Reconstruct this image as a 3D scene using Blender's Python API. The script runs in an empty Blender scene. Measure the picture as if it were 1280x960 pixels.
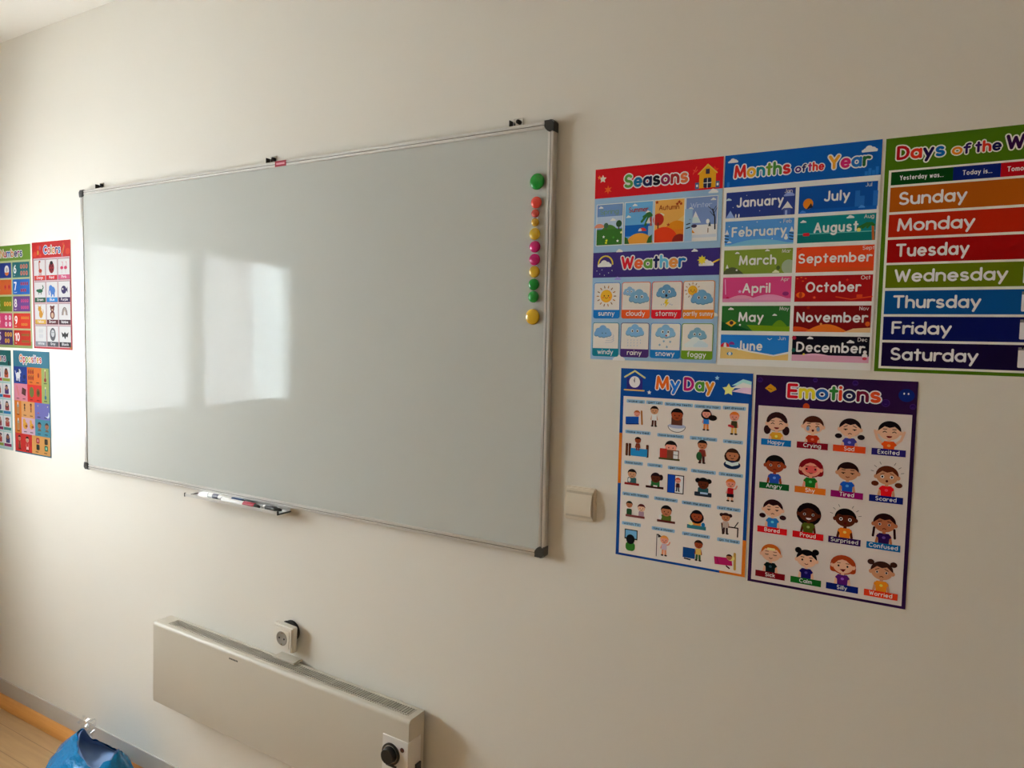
import bpy, bmesh, math, random
from mathutils import Matrix, Vector
random.seed(7)
C = bpy.context.scene.collection
scene = bpy.context.scene
PI = math.pi

# ------------------------------------------------------------------ camera, world, light, exposure
ZF = 1.08
cam_d = bpy.data.cameras.new('camera')
cam = bpy.data.objects.new('camera', cam_d)
C.objects.link(cam)
cam_d.sensor_width = 36.0
cam_d.lens = 36.0 * 900.06 / 1280.0
cam_d.clip_start = 0.02
RIGHT = Vector((0.86287246, 0.50499148, 0.02085003))
DOWN = Vector((0.05112305, -0.04616348, -0.99762486))
FWD = Vector((-0.50282955, 0.86188894, -0.06564990))
m3 = Matrix((RIGHT, -DOWN, -FWD)).transposed()
cam.matrix_world = Matrix.Translation((2.65731, -1.48789, 0.51320 + ZF)) @ m3.to_4x4()
scene.camera = cam

vs = scene.view_settings
vs.view_transform = 'Standard'
vs.look = 'None'
vs.gamma = 1.0
vs.use_curve_mapping = False
vs.exposure = 2.5
scene.cycles.max_bounces = 14
scene.cycles.diffuse_bounces = 10
scene.cycles.glossy_bounces = 5
scene.cycles.transmission_bounces = 6
scene.cycles.transparent_max_bounces = 12
scene.cycles.use_denoising = True
scene.cycles.use_adaptive_sampling = False
scene.cycles.sample_clamp_indirect = 4.0
scene.cycles.caustics_reflective = False
scene.cycles.caustics_refractive = False

world = bpy.data.worlds.new('world')
scene.world = world
world.use_nodes = True
wb = world.node_tree.nodes['Background']
wb.inputs[0].default_value = (0.62, 0.78, 1.0, 1)
wb.inputs[1].default_value = 2.0

XL = -0.86            # window wall
XR = 4.60
YB = -5.30            # wall behind the camera
ZC = 1.6247 + ZF      # ceiling
WIN = (-1.81, -0.47, 1.125, 2.05)
MUL = -1.098          # mullion between the two sashes    # y0, y1, z0, z1 of the opening


def area_light(name, loc, size_y, size_z, power, color, rot=(0, -PI / 2, 0)):
    d = bpy.data.lights.new(name, 'AREA')
    d.shape = 'RECTANGLE'
    d.size = size_z
    d.size_y = size_y
    d.energy = power
    d.color = color
    o = bpy.data.objects.new(name, d)
    C.objects.link(o)
    o.location = loc
    o.rotation_euler = rot
    return o


LX = XL - 0.07
SPLIT = -1.55
RAD_A, RAD_B = 19.5, 46.0
area_light('daylight', (LX, (SPLIT + 0.05) / 2, 1.75), 0.05 - SPLIT, 2.0, RAD_A * (0.05 - SPLIT) * 2.0, (0.99, 0.945, 0.96))
area_light('daylight', (LX, SPLIT - 0.5, 1.75), 1.0, 2.0, RAD_B * 1.0 * 2.0, (0.82, 0.94, 1.0))


# ------------------------------------------------------------------ helpers
def lin(c):
    c = c / 255.0
    return c / 12.92 if c <= 0.04045 else ((c + 0.055) / 1.055) ** 2.4


def L3(rgb):
    return tuple(lin(c) for c in rgb)


def mat(name, rgb, rough=0.5, metal=0.0, spec=0.5, coat=0.0, trans=0.0, alpha=1.0, linear=False):
    m = bpy.data.materials.new(name)
    m.use_nodes = True
    b = m.node_tree.nodes['Principled BSDF']
    c = rgb if linear else L3(rgb)
    b.inputs['Base Color'].default_value = (*c, 1)
    b.inputs['Roughness'].default_value = rough
    b.inputs['Metallic'].default_value = metal
    b.inputs['Specular IOR Level'].default_value = spec
    b.inputs['Coat Weight'].default_value = coat
    b.inputs['Coat Roughness'].default_value = 0.03
    b.inputs['Transmission Weight'].default_value = trans
    b.inputs['Alpha'].default_value = alpha
    return m


def nodes(m):
    return m.node_tree.nodes, m.node_tree.links, m.node_tree.nodes['Principled BSDF']


def add_bump(m, scale, strength, dist=0.002, detail=3, stretch=(1, 1, 1)):
    n, l, b = nodes(m)
    tc = n.new('ShaderNodeTexCoord')
    mp = n.new('ShaderNodeMapping')
    mp.inputs['Scale'].default_value = stretch
    t = n.new('ShaderNodeTexNoise')
    t.inputs['Scale'].default_value = scale
    t.inputs['Detail'].default_value = detail
    bp = n.new('ShaderNodeBump')
    bp.inputs['Strength'].default_value = strength
    bp.inputs['Distance'].default_value = dist
    l.new(tc.outputs['Object'], mp.inputs[0])
    l.new(mp.outputs[0], t.inputs['Vector'])
    l.new(t.outputs['Fac'], bp.inputs['Height'])
    l.new(bp.outputs[0], b.inputs['Normal'])
    return bp


def tag(o, label=None, cat=None, group=None, kind=None):
    if label: o['label'] = label
    if cat: o['category'] = cat
    if group: o['group'] = group
    if kind: o['kind'] = kind
    return o


def empty(name, loc=(0, 0, 0), rot=(0, 0, 0)):
    o = bpy.data.objects.new(name, None)
    o.empty_display_size = 0.05
    C.objects.link(o)
    o.location = loc
    o.rotation_euler = rot
    return o


def link(name, me, mats, parent=None, smooth=False):
    for m in (mats if isinstance(mats, (list, tuple)) else [mats]):
        me.materials.append(m)
    if smooth:
        for p in me.polygons:
            p.use_smooth = True
    o = bpy.data.objects.new(name, me)
    C.objects.link(o)
    if parent:
        o.parent = parent
    return o


def bm_box(bm, x0, x1, y0, y1, z0, z1, bevel=0.0, seg=2, mi=0):
    v = [bm.verts.new(p) for p in ((x0, y0, z0), (x1, y0, z0), (x1, y1, z0), (x0, y1, z0),
                                   (x0, y0, z1), (x1, y0, z1), (x1, y1, z1), (x0, y1, z1))]
    fs = [bm.faces.new([v[i] for i in q]) for q in
          ((0, 3, 2, 1), (4, 5, 6, 7), (0, 1, 5, 4), (1, 2, 6, 5), (2, 3, 7, 6), (3, 0, 4, 7))]
    for f in fs:
        f.material_index = mi
    if bevel > 0:
        es = list({e for f in fs for e in f.edges})
        bmesh.ops.bevel(bm, geom=es, offset=bevel, segments=seg, profile=0.5, affect='EDGES')
    return v


def bm_lathe(bm, prof, origin=(0, 0, 0), axis='y', n=32, mi=0):
    """prof: list of (r, h); the axis runs along -y (toward the room), z or x."""
    rings = []
    ox, oy, oz = origin
    for r, h in prof:
        ring = []
        if r < 1e-7:
            cnt = 1
        else:
            cnt = n
        for i in range(cnt):
            a = 2 * PI * i / n
            c, s = r * math.cos(a), r * math.sin(a)
            if axis == 'y':
                p = (ox + c, oy - h, oz + s)
            elif axis == 'x':
                p = (ox + h, oy + c, oz + s)
            else:
                p = (ox + c, oy + s, oz + h)
            ring.append(bm.verts.new(p))
        rings.append(ring)
    for a, b in zip(rings, rings[1:]):
        for i in range(n):
            j = (i + 1) % n
            if len(a) == 1 and len(b) == 1:
                continue
            if len(a) == 1:
                f = bm.faces.new((a[0], b[i], b[j]))
            elif len(b) == 1:
                f = bm.faces.new((a[i], b[0], a[j]))
            else:
                f = bm.faces.new((a[i], b[i], b[j], a[j]))
            f.material_index = mi
    return rings


def bm_obj(name, bm, mats, parent=None, smooth=False, auto=None):
    bmesh.ops.recalc_face_normals(bm, faces=bm.faces[:])
    me = bpy.data.meshes.new(name)
    bm.to_mesh(me)
    bm.free()
    o = link(name, me, mats, parent, smooth)
    if auto:
        try:
            me.set_sharp_from_angle(angle=auto)
            for p in me.polygons:
                p.use_smooth = True
        except Exception:
            pass
    return o


def box_obj(name, x0, x1, y0, y1, z0, z1, m, parent=None, bevel=0.0, seg=2):
    bm = bmesh.new()
    bm_box(bm, x0, x1, y0, y1, z0, z1, bevel, seg)
    return bm_obj(name, bm, m, parent)


# ------------------------------------------------------------------ materials
def wall_material(name, rgb):
    m = mat(name, rgb, rough=0.75, spec=0.25)
    n, l, b = nodes(m)
    tc = n.new('ShaderNodeTexCoord')
    t1 = n.new('ShaderNodeTexNoise'); t1.inputs['Scale'].default_value = 2.2; t1.inputs['Detail'].default_value = 4
    t2 = n.new('ShaderNodeTexNoise'); t2.inputs['Scale'].default_value = 90; t2.inputs['Detail'].default_value = 4
    t3 = n.new('ShaderNodeTexNoise'); t3.inputs['Scale'].default_value = 7; t3.inputs['Detail'].default_value = 2
    for t in (t1, t2, t3):
        l.new(tc.outputs['Object'], t.inputs['Vector'])
    mx = n.new('ShaderNodeMixRGB')
    c = L3(rgb)
    mx.inputs[1].default_value = (*[v * 0.965 for v in c], 1)
    mx.inputs[2].default_value = (*[min(0.9, v * 1.02) for v in c], 1)
    l.new(t1.outputs['Fac'], mx.inputs[0])
    l.new(mx.outputs[0], b.inputs['Base Color'])
    ad = n.new('ShaderNodeMath'); ad.operation = 'MULTIPLY_ADD'
    ad.inputs[1].default_value = 0.25
    l.new(t2.outputs['Fac'], ad.inputs[0]); l.new(t3.outputs['Fac'], ad.inputs[2])
    bp = n.new('ShaderNodeBump'); bp.inputs['Strength'].default_value = 0.35; bp.inputs['Distance'].default_value = 0.004
    l.new(ad.outputs[0], bp.inputs['Height']); l.new(bp.outputs[0], b.inputs['Normal'])
    return m


M_wall = wall_material('painted_plaster', (228, 223, 212))
M_ceil = wall_material('ceiling_paint', (240, 236, 228))
M_strip = mat('grey_skirting_paint', (186, 180, 172), rough=0.5)
add_bump(M_strip, 30, 0.15)
M_wood_trim = mat('orange_wood_trim', (205, 140, 66), rough=0.35)
M_plastic = mat('white_plastic', (226, 220, 208), rough=0.35)
M_heater = mat('heater_enamel', (200, 193, 178), rough=0.38)
M_heater_panel = mat('heater_control_plastic', (222, 218, 212), rough=0.35)
M_alu = mat('silver_aluminium', (216, 213, 208), rough=0.36, metal=0.75)
M_alu_dark = mat('aluminium_groove', (120, 116, 108), rough=0.45, metal=0.6)
M_cap = mat('dark_grey_plastic', (58, 57, 55), rough=0.4)
M_black = mat('black_plastic', (22, 21, 20), rough=0.3)
M_dark = mat('dark_cavity', (30, 26, 22), rough=0.8)
M_chrome = mat('bright_screw_steel', (210, 208, 204), rough=0.25, metal=1.0)
M_frame = mat('window_frame_plastic', (226, 226, 224), rough=0.35)

# floor laminate
M_floor = mat('laminate', (196, 158, 112), rough=0.38)
n, l, b = nodes(M_floor)
tc = n.new('ShaderNodeTexCoord')
mp = n.new('ShaderNodeMapping'); mp.inputs['Scale'].default_value = (1, 1, 1)
br = n.new('ShaderNodeTexBrick')
br.inputs['Scale'].default_value = 1.0
br.inputs['Brick Width'].default_value = 1.28
br.inputs['Row Height'].default_value = 0.095
br.inputs['Mortar Size'].default_value = 0.0012
br.inputs['Color1'].default_value = (*L3((192, 156, 112)), 1)
br.inputs['Color2'].default_value = (*L3((178, 142, 98)), 1)
br.inputs['Mortar'].default_value = (*L3((140, 106, 70)), 1)
mp2 = n.new('ShaderNodeMapping'); mp2.inputs['Scale'].default_value = (1.5, 22, 1)
ns = n.new('ShaderNodeTexNoise'); ns.inputs['Scale'].default_value = 3.0; ns.inputs['Detail'].default_value = 6
rmp = n.new('ShaderNodeMapRange'); rmp.inputs[3].default_value = 0.72; rmp.inputs[4].default_value = 1.2
mul = n.new('ShaderNodeMixRGB'); mul.blend_type = 'MULTIPLY'; mul.inputs[0].default_value = 1.0
l.new(tc.outputs['Object'], mp.inputs[0]); l.new(mp.outputs[0], br.inputs['Vector'])
l.new(tc.outputs['Object'], mp2.inputs[0]); l.new(mp2.outputs[0], ns.inputs['Vector'])
l.new(ns.outputs['Fac'], rmp.inputs[0])
l.new(br.outputs['Color'], mul.inputs[1]); l.new(rmp.outputs[0], mul.inputs[2])
l.new(mul.outputs[0], b.inputs['Base Color'])

# whiteboard enamel: pale grey with a glossy, faintly wavy face
M_board = bpy.data.materials.new('whiteboard_enamel')
M_board.use_nodes = True
n = M_board.node_tree.nodes; l = M_board.node_tree.links
n.clear()
out = n.new('ShaderNodeOutputMaterial')
df = n.new('ShaderNodeBsdfDiffuse'); df.inputs[0].default_value = (*L3((194, 196, 190)), 1)
gl = n.new('ShaderNodeBsdfGlossy'); gl.inputs['Roughness'].default_value = 0.01
mx = n.new('ShaderNodeMixShader'); mx.inputs[0].default_value = 0.0145
l.new(df.outputs[0], mx.inputs[1]); l.new(gl.outputs[0], mx.inputs[2]); l.new(mx.outputs[0], out.inputs[0])
tc = n.new('ShaderNodeTexCoord')
mp = n.new('ShaderNodeMapping'); mp.inputs['Scale'].default_value = (6, 1, 24)
t = n.new('ShaderNodeTexNoise'); t.inputs['Scale'].default_value = 1.6; t.inputs['Detail'].default_value = 0.5
bp = n.new('ShaderNodeBump'); bp.inputs['Strength'].default_value = 0.05; bp.inputs['Distance'].default_value = 0.002
l.new(tc.outputs['Object'], mp.inputs[0]); l.new(mp.outputs[0], t.inputs['Vector'])
l.new(t.outputs['Fac'], bp.inputs['Height']); l.new(bp.outputs[0], gl.inputs['Normal'])

# printed paper: flat inks kept per face
M_print = mat('printed_paper', (255, 255, 255), rough=0.5, spec=0.1)
n, l, b = nodes(M_print)
at = n.new('ShaderNodeAttribute'); at.attribute_name = 'ink'
l.new(at.outputs['Color'], b.inputs['Base Color'])

# clear pane
M_pane = bpy.data.materials.new('window_pane')
M_pane.use_nodes = True
n = M_pane.node_tree.nodes; l = M_pane.node_tree.links
n.clear()
out = n.new('ShaderNodeOutputMaterial')
tr = n.new('ShaderNodeBsdfTransparent'); tr.inputs[0].default_value = (0.95, 0.97, 0.96, 1)
gl = n.new('ShaderNodeBsdfGlossy'); gl.inputs['Roughness'].default_value = 0.02
fr = n.new('ShaderNodeFresnel')
ge = n.new('ShaderNodeNewGeometry')
mr = n.new('ShaderNodeMapRange'); mr.inputs[3].default_value = 1.45; mr.inputs[4].default_value = 1 / 1.45
l.new(ge.outputs['Backfacing'], mr.inputs[0]); l.new(mr.outputs[0], fr.inputs[0])
mx = n.new('ShaderNodeMixShader')
l.new(fr.outputs[0], mx.inputs[0]); l.new(tr.outputs[0], mx.inputs[1]); l.new(gl.outputs[0], mx.inputs[2])
l.new(mx.outputs[0], out.inputs[0])

# translucent blind slats
M_slat = bpy.data.materials.new('blind_slat')
M_slat.use_nodes = True
n = M_slat.node_tree.nodes; l = M_slat.node_tree.links
n.clear()
out = n.new('ShaderNodeOutputMaterial')
df = n.new('ShaderNodeBsdfDiffuse'); df.inputs[0].default_value = (0.85, 0.85, 0.84, 1)
tl = n.new('ShaderNodeBsdfTranslucent'); tl.inputs[0].default_value = (0.85, 0.85, 0.84, 1)
mx = n.new('ShaderNodeMixShader'); mx.inputs[0].default_value = 0.4
tr = n.new('ShaderNodeBsdfTransparent')
mx2 = n.new('ShaderNodeMixShader'); mx2.inputs[0].default_value = 0.38      # loosely woven: lets light straight through
l.new(df.outputs[0], mx.inputs[1]); l.new(tl.outputs[0], mx.inputs[2])
l.new(mx.outputs[0], mx2.inputs[1]); l.new(tr.outputs[0], mx2.inputs[2]); l.new(mx2.outputs[0], out.inputs[0])


# ------------------------------------------------------------------ room shell
def struct(o):
    o['kind'] = 'structure'
    return o


T = 0.14
struct(box_obj('floor', XL - T, XR + T, YB - T, T, -0.1, 0.0, M_floor))
struct(box_obj('ceiling', XL - T, XR + T, YB - T, T, ZC, ZC + 0.1, M_ceil))
struct(box_obj('wall_back', XL - T, XR + T, 0.0, T, 0.0, ZC, M_wall))
struct(box_obj('wall_right', XR, XR + T, YB, 0.0, 0.0, ZC, M_wall))
struct(box_obj('wall_front', XL - T, XR + T, YB - T, YB, 0.0, ZC, M_wall))
bm = bmesh.new()
y0, y1, z0, z1 = WIN
TW = 0.06
bm_box(bm, XL - TW, XL, YB, y0, 0, ZC)
bm_box(bm, XL - TW, XL, y1, 0, 0, ZC)
bm_box(bm, XL - TW, XL, y0, y1, 0, z0)
bm_box(bm, XL - TW, XL, y0, y1, z1, ZC)
struct(bm_obj('wall_left', bm, M_wall))

# window in the left wall: frame, two sashes, panes
wroot = struct(empty('window_1', (XL - 0.022, (y0 + y1) / 2, z0)))
fx0, fx1 = -0.03, 0.03
wy = (y1 - y0) / 2
wh = z1 - z0
MC = MUL - (y0 + y1) / 2
bm = bmesh.new()
for (a, b_, c, d) in ((-wy, -wy + 0.035, 0, wh), (wy - 0.035, wy, 0, wh), (-wy, wy, 0, 0.035), (-wy, wy, wh - 0.035, wh),
                      (MC - 0.03, MC + 0.03, 0.03, wh - 0.03)):
    bm_box(bm, fx0, 0.034 if abs(a - MC) < 0.04 else fx1, a, b_, c, d, 0.004)
bm_obj('window_frame', bm, M_frame, wroot)
for s in (-1, 1):
    a, b_ = (-wy + 0.035, MC - 0.03) if s < 0 else (MC + 0.03, wy - 0.035)
    bm = bmesh.new()
    for (p, q, r, t_) in ((a, a + 0.02, 0.035, wh - 0.035), (b_ - 0.02, b_, 0.035, wh - 0.035),
                          (a, b_, 0.035, 0.055), (a, b_, wh - 0.055, wh - 0.035)):
        bm_box(bm, -0.022, 0.038, p, q, r, t_, 0.004)
    sash = bm_obj('sash', bm, M_frame, wroot)
    box_obj('pane', 0.0, 0.004, a + 0.02, b_ - 0.02, 0.055, wh - 0.055, M_pane, sash)

# one venetian blind in front of each sash
for s in (-1, 1):
    a, b_ = (y0 + 0.006, MUL - 0.02) if s < 0 else (MUL + 0.02, y1 - 0.006)
    bx = XL + 0.032
    br_ = empty('venetian_blind', (bx, (a + b_) / 2, z1 - 0.03))
    tag(br_, 'white slatted blind on the sash ' + ('nearer the whiteboard' if s > 0 else 'farther from the whiteboard'), 'blind', 'blinds on the window')
    hw = (b_ - a) / 2
    box_obj('headrail', -0.02, 0.02, -hw, hw, 0.0, 0.028, M_frame, br_, 0.003)
    bm = bmesh.new()
    zz = -0.015
    nsl = 0
    tilt = math.radians(104)
    while zz > -(wh - 0.06):
        dx, dz = 0.022 * math.cos(tilt), 0.022 * math.sin(tilt)
        pts = [(-dx, 0, -dz), (0.0016, 0, 0), (dx, 0, dz)]
        prev = None
        for px, _, pz in pts:
            row = [bm.verts.new((px, -hw + 0.003, zz + pz)), bm.verts.new((px, hw - 0.003, zz + pz))]
            if prev:
                bm.faces.new((prev[0], prev[1], row[1], row[0]))
            prev = row
        zz -= 0.028
    bm_obj('slats', bm, M_slat, br_, smooth=True)
    box_obj('bottom_rail', -0.012, 0.012, -hw, hw, zz - 0.008, zz + 0.006, M_frame, br_, 0.002)
    for yy in (-hw + 0.12, hw - 0.12):
        box_obj('ladder_cord', 0.0055, 0.0067, yy - 0.0006, yy + 0.0006, zz, 0.0, M_frame, br_)

# skirting: painted grey strip, thin pale lip, wooden quarter round
bm = bmesh.new()
bm_box(bm, XL, XR, -0.006, 0.0, 0.0, 0.0985, 0.0015, 1)
struct(bm_obj('baseboard_back', bm, M_strip))


def quarter_round(name, length, m):
    bm = bmesh.new()
    r = 0.03
    prof = [(0, 0), (0, 0.036)]
    for i in range(9):
        a = PI / 2 * i / 8
        prof.append((-0.004 - (r - 0.004) * math.sin(a), 0.004 + (0.036 - 0.004) * math.cos(a)))
    prof.append((-r, 0))
    A = [bm.verts.new((0, y, z)) for y, z in prof]
    B = [bm.verts.new((length, y, z)) for y, z in prof]
    k = len(prof)
    for i in range(k):
        j = (i + 1) % k
        bm.faces.new((A[i], A[j], B[j], B[i]))
    bm.faces.new(A); bm.faces.new(B)
    return bm_obj(name, bm, m)


n, l, b = nodes(M_wood_trim)
tc = n.new('ShaderNodeTexCoord')
mp = n.new('ShaderNodeMapping'); mp.inputs['Scale'].default_value = (2, 60, 60)
t = n.new('ShaderNodeTexNoise'); t.inputs['Scale'].default_value = 2.0; t.inputs['Detail'].default_value = 5
cr = n.new('ShaderNodeMixRGB')
cr.inputs[1].default_value = (*L3((188, 122, 50)), 1)
cr.inputs[2].default_value = (*L3((220, 158, 84)), 1)
l.new(tc.outputs['Object'], mp.inputs[0]); l.new(mp.outputs[0], t.inputs['Vector'])
l.new(t.outputs['Fac'], cr.inputs[0]); l.new(cr.outputs[0], b.inputs['Base Color'])
q = struct(quarter_round('trim_1', XR - XL, M_wood_trim))
q.location = (XL, -0.006, 0)
q2 = struct(quarter_round('trim_2', -YB, M_wood_trim))
q2.rotation_euler = (0, 0, PI / 2)
q2.location = (XL, YB, 0)

# ------------------------------------------------------------------ whiteboard
BW, BH = 1.897, 1.0
FD = 0.022           # front of the frame from the wall
wb_root = empty('whiteboard', (0, 0, ZF))
tag(wb_root, 'large wall-mounted whiteboard in a silver frame with dark corner caps', 'whiteboard')
box_obj('writing_surface', 0.012, BW - 0.012, -0.0185, -0.006, 0.012, BH - 0.012, M_board, wb_root)
FRW = 0.016


def rail(name, length):
    """Extruded frame profile along x: back at y=0, two ridges on the front."""
    bm = bmesh.new()
    w = FRW
    prof = [(-0.004, 0), (-FD + 0.003, 0), (-FD, 0.002), (-FD, 0.0065), (-FD + 0.0016, 0.0075), (-FD + 0.0016, 0.0088),
            (-FD + 0.0004, 0.0095), (-FD + 0.0004, 0.0145), (-FD + 0.0025, w), (-0.004, w)]
    A = [bm.verts.new((0, y, z)) for y, z in prof]
    B = [bm.verts.new((length, y, z)) for y, z in prof]
    k = len(prof)
    for i in range(k):
        j = (i + 1) % k
        f = bm.faces.new((A[i], A[j], B[j], B[i]))
        f.material_index = 1 if i == 4 else 0
    bm.faces.new(A); bm.faces.new(B)
    return bm_obj(name, bm, [M_alu, M_alu_dark], wb_root)


r = rail('frame_rail', BW)
r = rail('frame_rail', BW); r.rotation_euler = (0, PI, 0); r.location = (BW, 0, BH)
r.rotation_euler = (0, PI, 0)
r = rail('frame_rail', BH); r.rotation_euler = (0, PI / 2, 0); r.location = (0, 0, BH)
r = rail('frame_rail', BH); r.rotation_euler = (0, -PI / 2, 0); r.location = (BW, 0, 0)


def corner_cap(cx, cz, sx, sz):
    bm = bmesh.new()
    s = 0.0245
    e = 0.0018
    # rounded outer corner, chamfered inner corner
    pts = [(-e, s)]
    for i in range(7):
        a = PI + PI / 2 * i / 6
        pts.append((0.008 - e + 0.008 * math.cos(a), 0.008 - e + 0.008 * math.sin(a)))
    pts += [(s, -e), (s, 0.012), (0.021, 0.0175), (0.0175, 0.021), (0.012, s)]
    fy, by = -FD - 0.0022, -0.003
    A = [bm.verts.new((cx + sx * px, fy, cz + sz * pz)) for px, pz in pts]
    B = [bm.verts.new((cx + sx * px, by, cz + sz * pz)) for px, pz in pts]
    k = len(pts)
    for i in range(k):
        j = (i + 1) % k
        bm.faces.new((A[i], A[j], B[j], B[i]))
    fa = bm.faces.new(A); bm.faces.new(B)
    bmesh.ops.bevel(bm, geom=list(fa.edges), offset=0.0022, segments=2, affect='EDGES')
    return bm_obj('corner_cap', bm, M_cap, wb_root)


corner_cap(0, 0, 1, 1); corner_cap(BW, 0, -1, 1); corner_cap(0, BH, 1, -1); corner_cap(BW, BH, -1, -1)

for x in (0.105, 0.972, 1.793):
    bm = bmesh.new()
    bm_box(bm, x - 0.017, x + 0.017, -0.0165, -0.0005, BH - 0.001, BH + 0.0022, 0.0006, 1)
    bm_box(bm, x - 0.013, x + 0.013, -0.003, -0.0005, BH, BH + 0.022, 0.001, 1)
    clip = bm_obj('mounting_bracket', bm, M_chrome, wb_root)
    bm = bmesh.new()
    bm_lathe(bm, [(0.0035, 0.003), (0.0052, 0.004), (0.0048, 0.009), (0, 0.0105)], (x + 0.002, 0, BH + 0.013), 'y', 14)
    bm_obj('screw', bm, M_dark, clip, True)
    bm = bmesh.new()
    bm_box(bm, x - 0.017, x - 0.0145, -0.0165, -0.001, BH + 0.001, BH + 0.016, 0.0006, 1)
    bm_obj('hook', bm, M_dark, clip)
o = box_obj('red_sticker', 1.0, 1.045, -FD - 0.0006, -FD + 0.0015, BH - 0.0155, BH + 0.0004, mat('red_sticker', (165, 30, 55), 0.4), wb_root, 0.0003, 1)
o['label'] = 'small red sticker on the top frame'
box_obj('white_lettering', 1.006, 1.039, -FD - 0.0009, -FD - 0.0005, BH - 0.0105, BH - 0.0055, mat('sticker_white', (225, 150, 165), 0.4), o)

# pen tray
TX0, TX1 = 0.627, 1.052
tray = empty('pen_tray', (TX0, -0.012, -0.012)); tray.parent = wb_root
TWL = TX1 - TX0
bm = bmesh.new()
bm_box(bm, 0.002, TWL - 0.002, -0.045, 0.004, -0.002, -0.0005)
bm_box(bm, 0.002, TWL - 0.002, -0.0465, -0.0448, -0.002, 0.0075, 0.0005, 1)
bm_box(bm, 0.002, TWL - 0.002, 0.0025, 0.004, -0.002, 0.0115)
bm_obj('channel', bm, M_alu, tray)
for xx in (0.0, TWL - 0.0035):
    bm = bmesh.new()
    bm_box(bm, xx, xx + 0.0035, -0.048, -0.042, -0.003, 0.0095, 0.001, 1)
    bm_box(bm, xx, xx + 0.0035, -0.048, 0.004, -0.003, 0.001, 0.0008, 1)
    bm_obj('end_cap', bm, M_black, tray)


# ------------------------------------------------------------------ markers on the tray
def marker(x, y, z, length, cap_rgb, label, body_rgb=(232, 228, 224), r=0.0075, cap_l=0.048, name='whiteboard_marker', rz=0.0, band=True):
    root = empty(name, (x, y, z), (0, 0, rz))
    tag(root, label, 'marker', 'markers on the pen tray')
    mb = mat('marker_barrel', body_rgb, 0.3)
    mc = mat('marker_cap', cap_rgb, 0.35)
    tip = 0.02
    bl = length - cap_l - tip
    bm = bmesh.new()
    bm_lathe(bm, [(0, 0.0), (r * 0.8, 0.0), (r, 0.002), (r, bl - 0.002), (r * 0.92, bl)], (0, 0, 0), 'x', 20)
    bm_obj('barrel', bm, mb, root, True)
    if band:
        bm = bmesh.new()
        bm_lathe(bm, [(r * 1.005, 0.022), (r * 1.03, 0.023), (r * 1.03, 0.048), (r * 1.005, 0.049)], (0, 0, 0), 'x', 20)
        bm_obj('printed_band', bm, mat('marker_print', (92, 90, 112), 0.4), root, True)
    bm = bmesh.new()
    rings = bm_lathe(bm, [(r * 0.9, bl), (r * 1.08, bl + 0.001), (r * 1.08, bl + cap_l - 0.004), (r * 0.98, bl + cap_l)], (0, 0, 0), 'x', 28)
    for ring in rings[1:3]:
        for i, v in enumerate(ring):
            if i % 4 < 2:
                v.co.y *= 1.08; v.co.z *= 1.08
    bm_obj('cap', bm, mc, root)
    bm = bmesh.new()
    bm_lathe(bm, [(r * 0.9, bl + cap_l), (r * 0.75, bl + cap_l + tip * 0.5), (r * 0.5, bl + cap_l + tip), (0, bl + cap_l + tip)], (0, 0, 0), 'x', 20)
    bm_obj('cap_end', bm, M_black, root, True)
    bm = bmesh.new()
    bm_lathe(bm, [(0, -0.003), (r * 0.85, -0.003), (r * 0.95, -0.001), (r * 0.95, 0.0005)], (0, 0, 0), 'x', 20)
    bm_obj('end_plug', bm, M_cap, root, True)
    return root


ZT = ZF - 0.012 - 0.0005
marker(0.712, -0.031, ZT + 0.0082, 0.178, (28, 72, 120), 'white marker with blue ribbed cap lying nearest the whiteboard')
marker(0.795, -0.0475, ZT + 0.0082, 0.168, (176, 18, 52), 'white marker with red ribbed cap at the front of the tray', band=False)
marker(0.966, -0.036, ZT + 0.0072, 0.075, (26, 26, 28), 'short black-capped marker at the right end of the tray', r=0.0065, cap_l=0.044, band=False)

# ------------------------------------------------------------------ magnets
MAG = [(1.858, 0.867, 0.0185, (20, 150, 45), 'large green round magnet at the top of the column'),
       (1.857, 0.820, 0.0135, (225, 72, 60), 'medium coral red round magnet under the large green one'),
       (1.855, 0.7955, 0.0095, (222, 78, 62), 'small coral red round magnet, touching the medium coral one'),
       (1.855, 0.7755, 0.0095, (205, 160, 45), 'small yellow round magnet below the small coral one'),
       (1.855, 0.749, 0.0135, (215, 175, 40), 'medium yellow round magnet above the pink pair'),
       (1.856, 0.720, 0.0135, (200, 30, 110), 'upper of the two pink round magnets'),
       (1.856, 0.691, 0.0135, (198, 28, 108), 'lower of the two pink round magnets'),
       (1.856, 0.663, 0.0135, (212, 170, 42), 'medium yellow round magnet below the pink pair'),
       (1.855, 0.634, 0.0135, (18, 140, 45), 'upper of the two medium green round magnets'),
       (1.855, 0.606, 0.0135, (18, 140, 45), 'lower of the two medium green round magnets'),
       (1.854, 0.560, 0.0180, (225, 182, 40), 'large yellow round magnet at the bottom of the column')]
for x, z, r, rgb, lab in MAG:
    bm = bmesh.new()
    t0 = 0.0185
    prof = [(0, t0), (r * 0.86, t0), (r * 0.92, t0 + 0.0015), (r, t0 + 0.004), (r * 0.985, t0 + 0.0058)]
    for i in range(1, 7):
        a = PI / 2 * i / 6
        prof.append((r * 0.985 * math.cos(a), t0 + 0.0058 + 0.0042 * math.sin(a)))
    prof[-1] = (0, t0 + 0.010)
    bm_lathe(bm, prof, (x, 0, ZF + z), 'y', 36)
    mm = bpy.data.materials.get('magnet_%d_%d_%d' % rgb) or mat('magnet_%d_%d_%d' % rgb, rgb, 0.22, spec=0.5)
    o = bm_obj('round_magnet', bm, mm, None, True)
    tag(o, lab, 'magnet', 'round magnets on the whiteboard')

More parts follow.
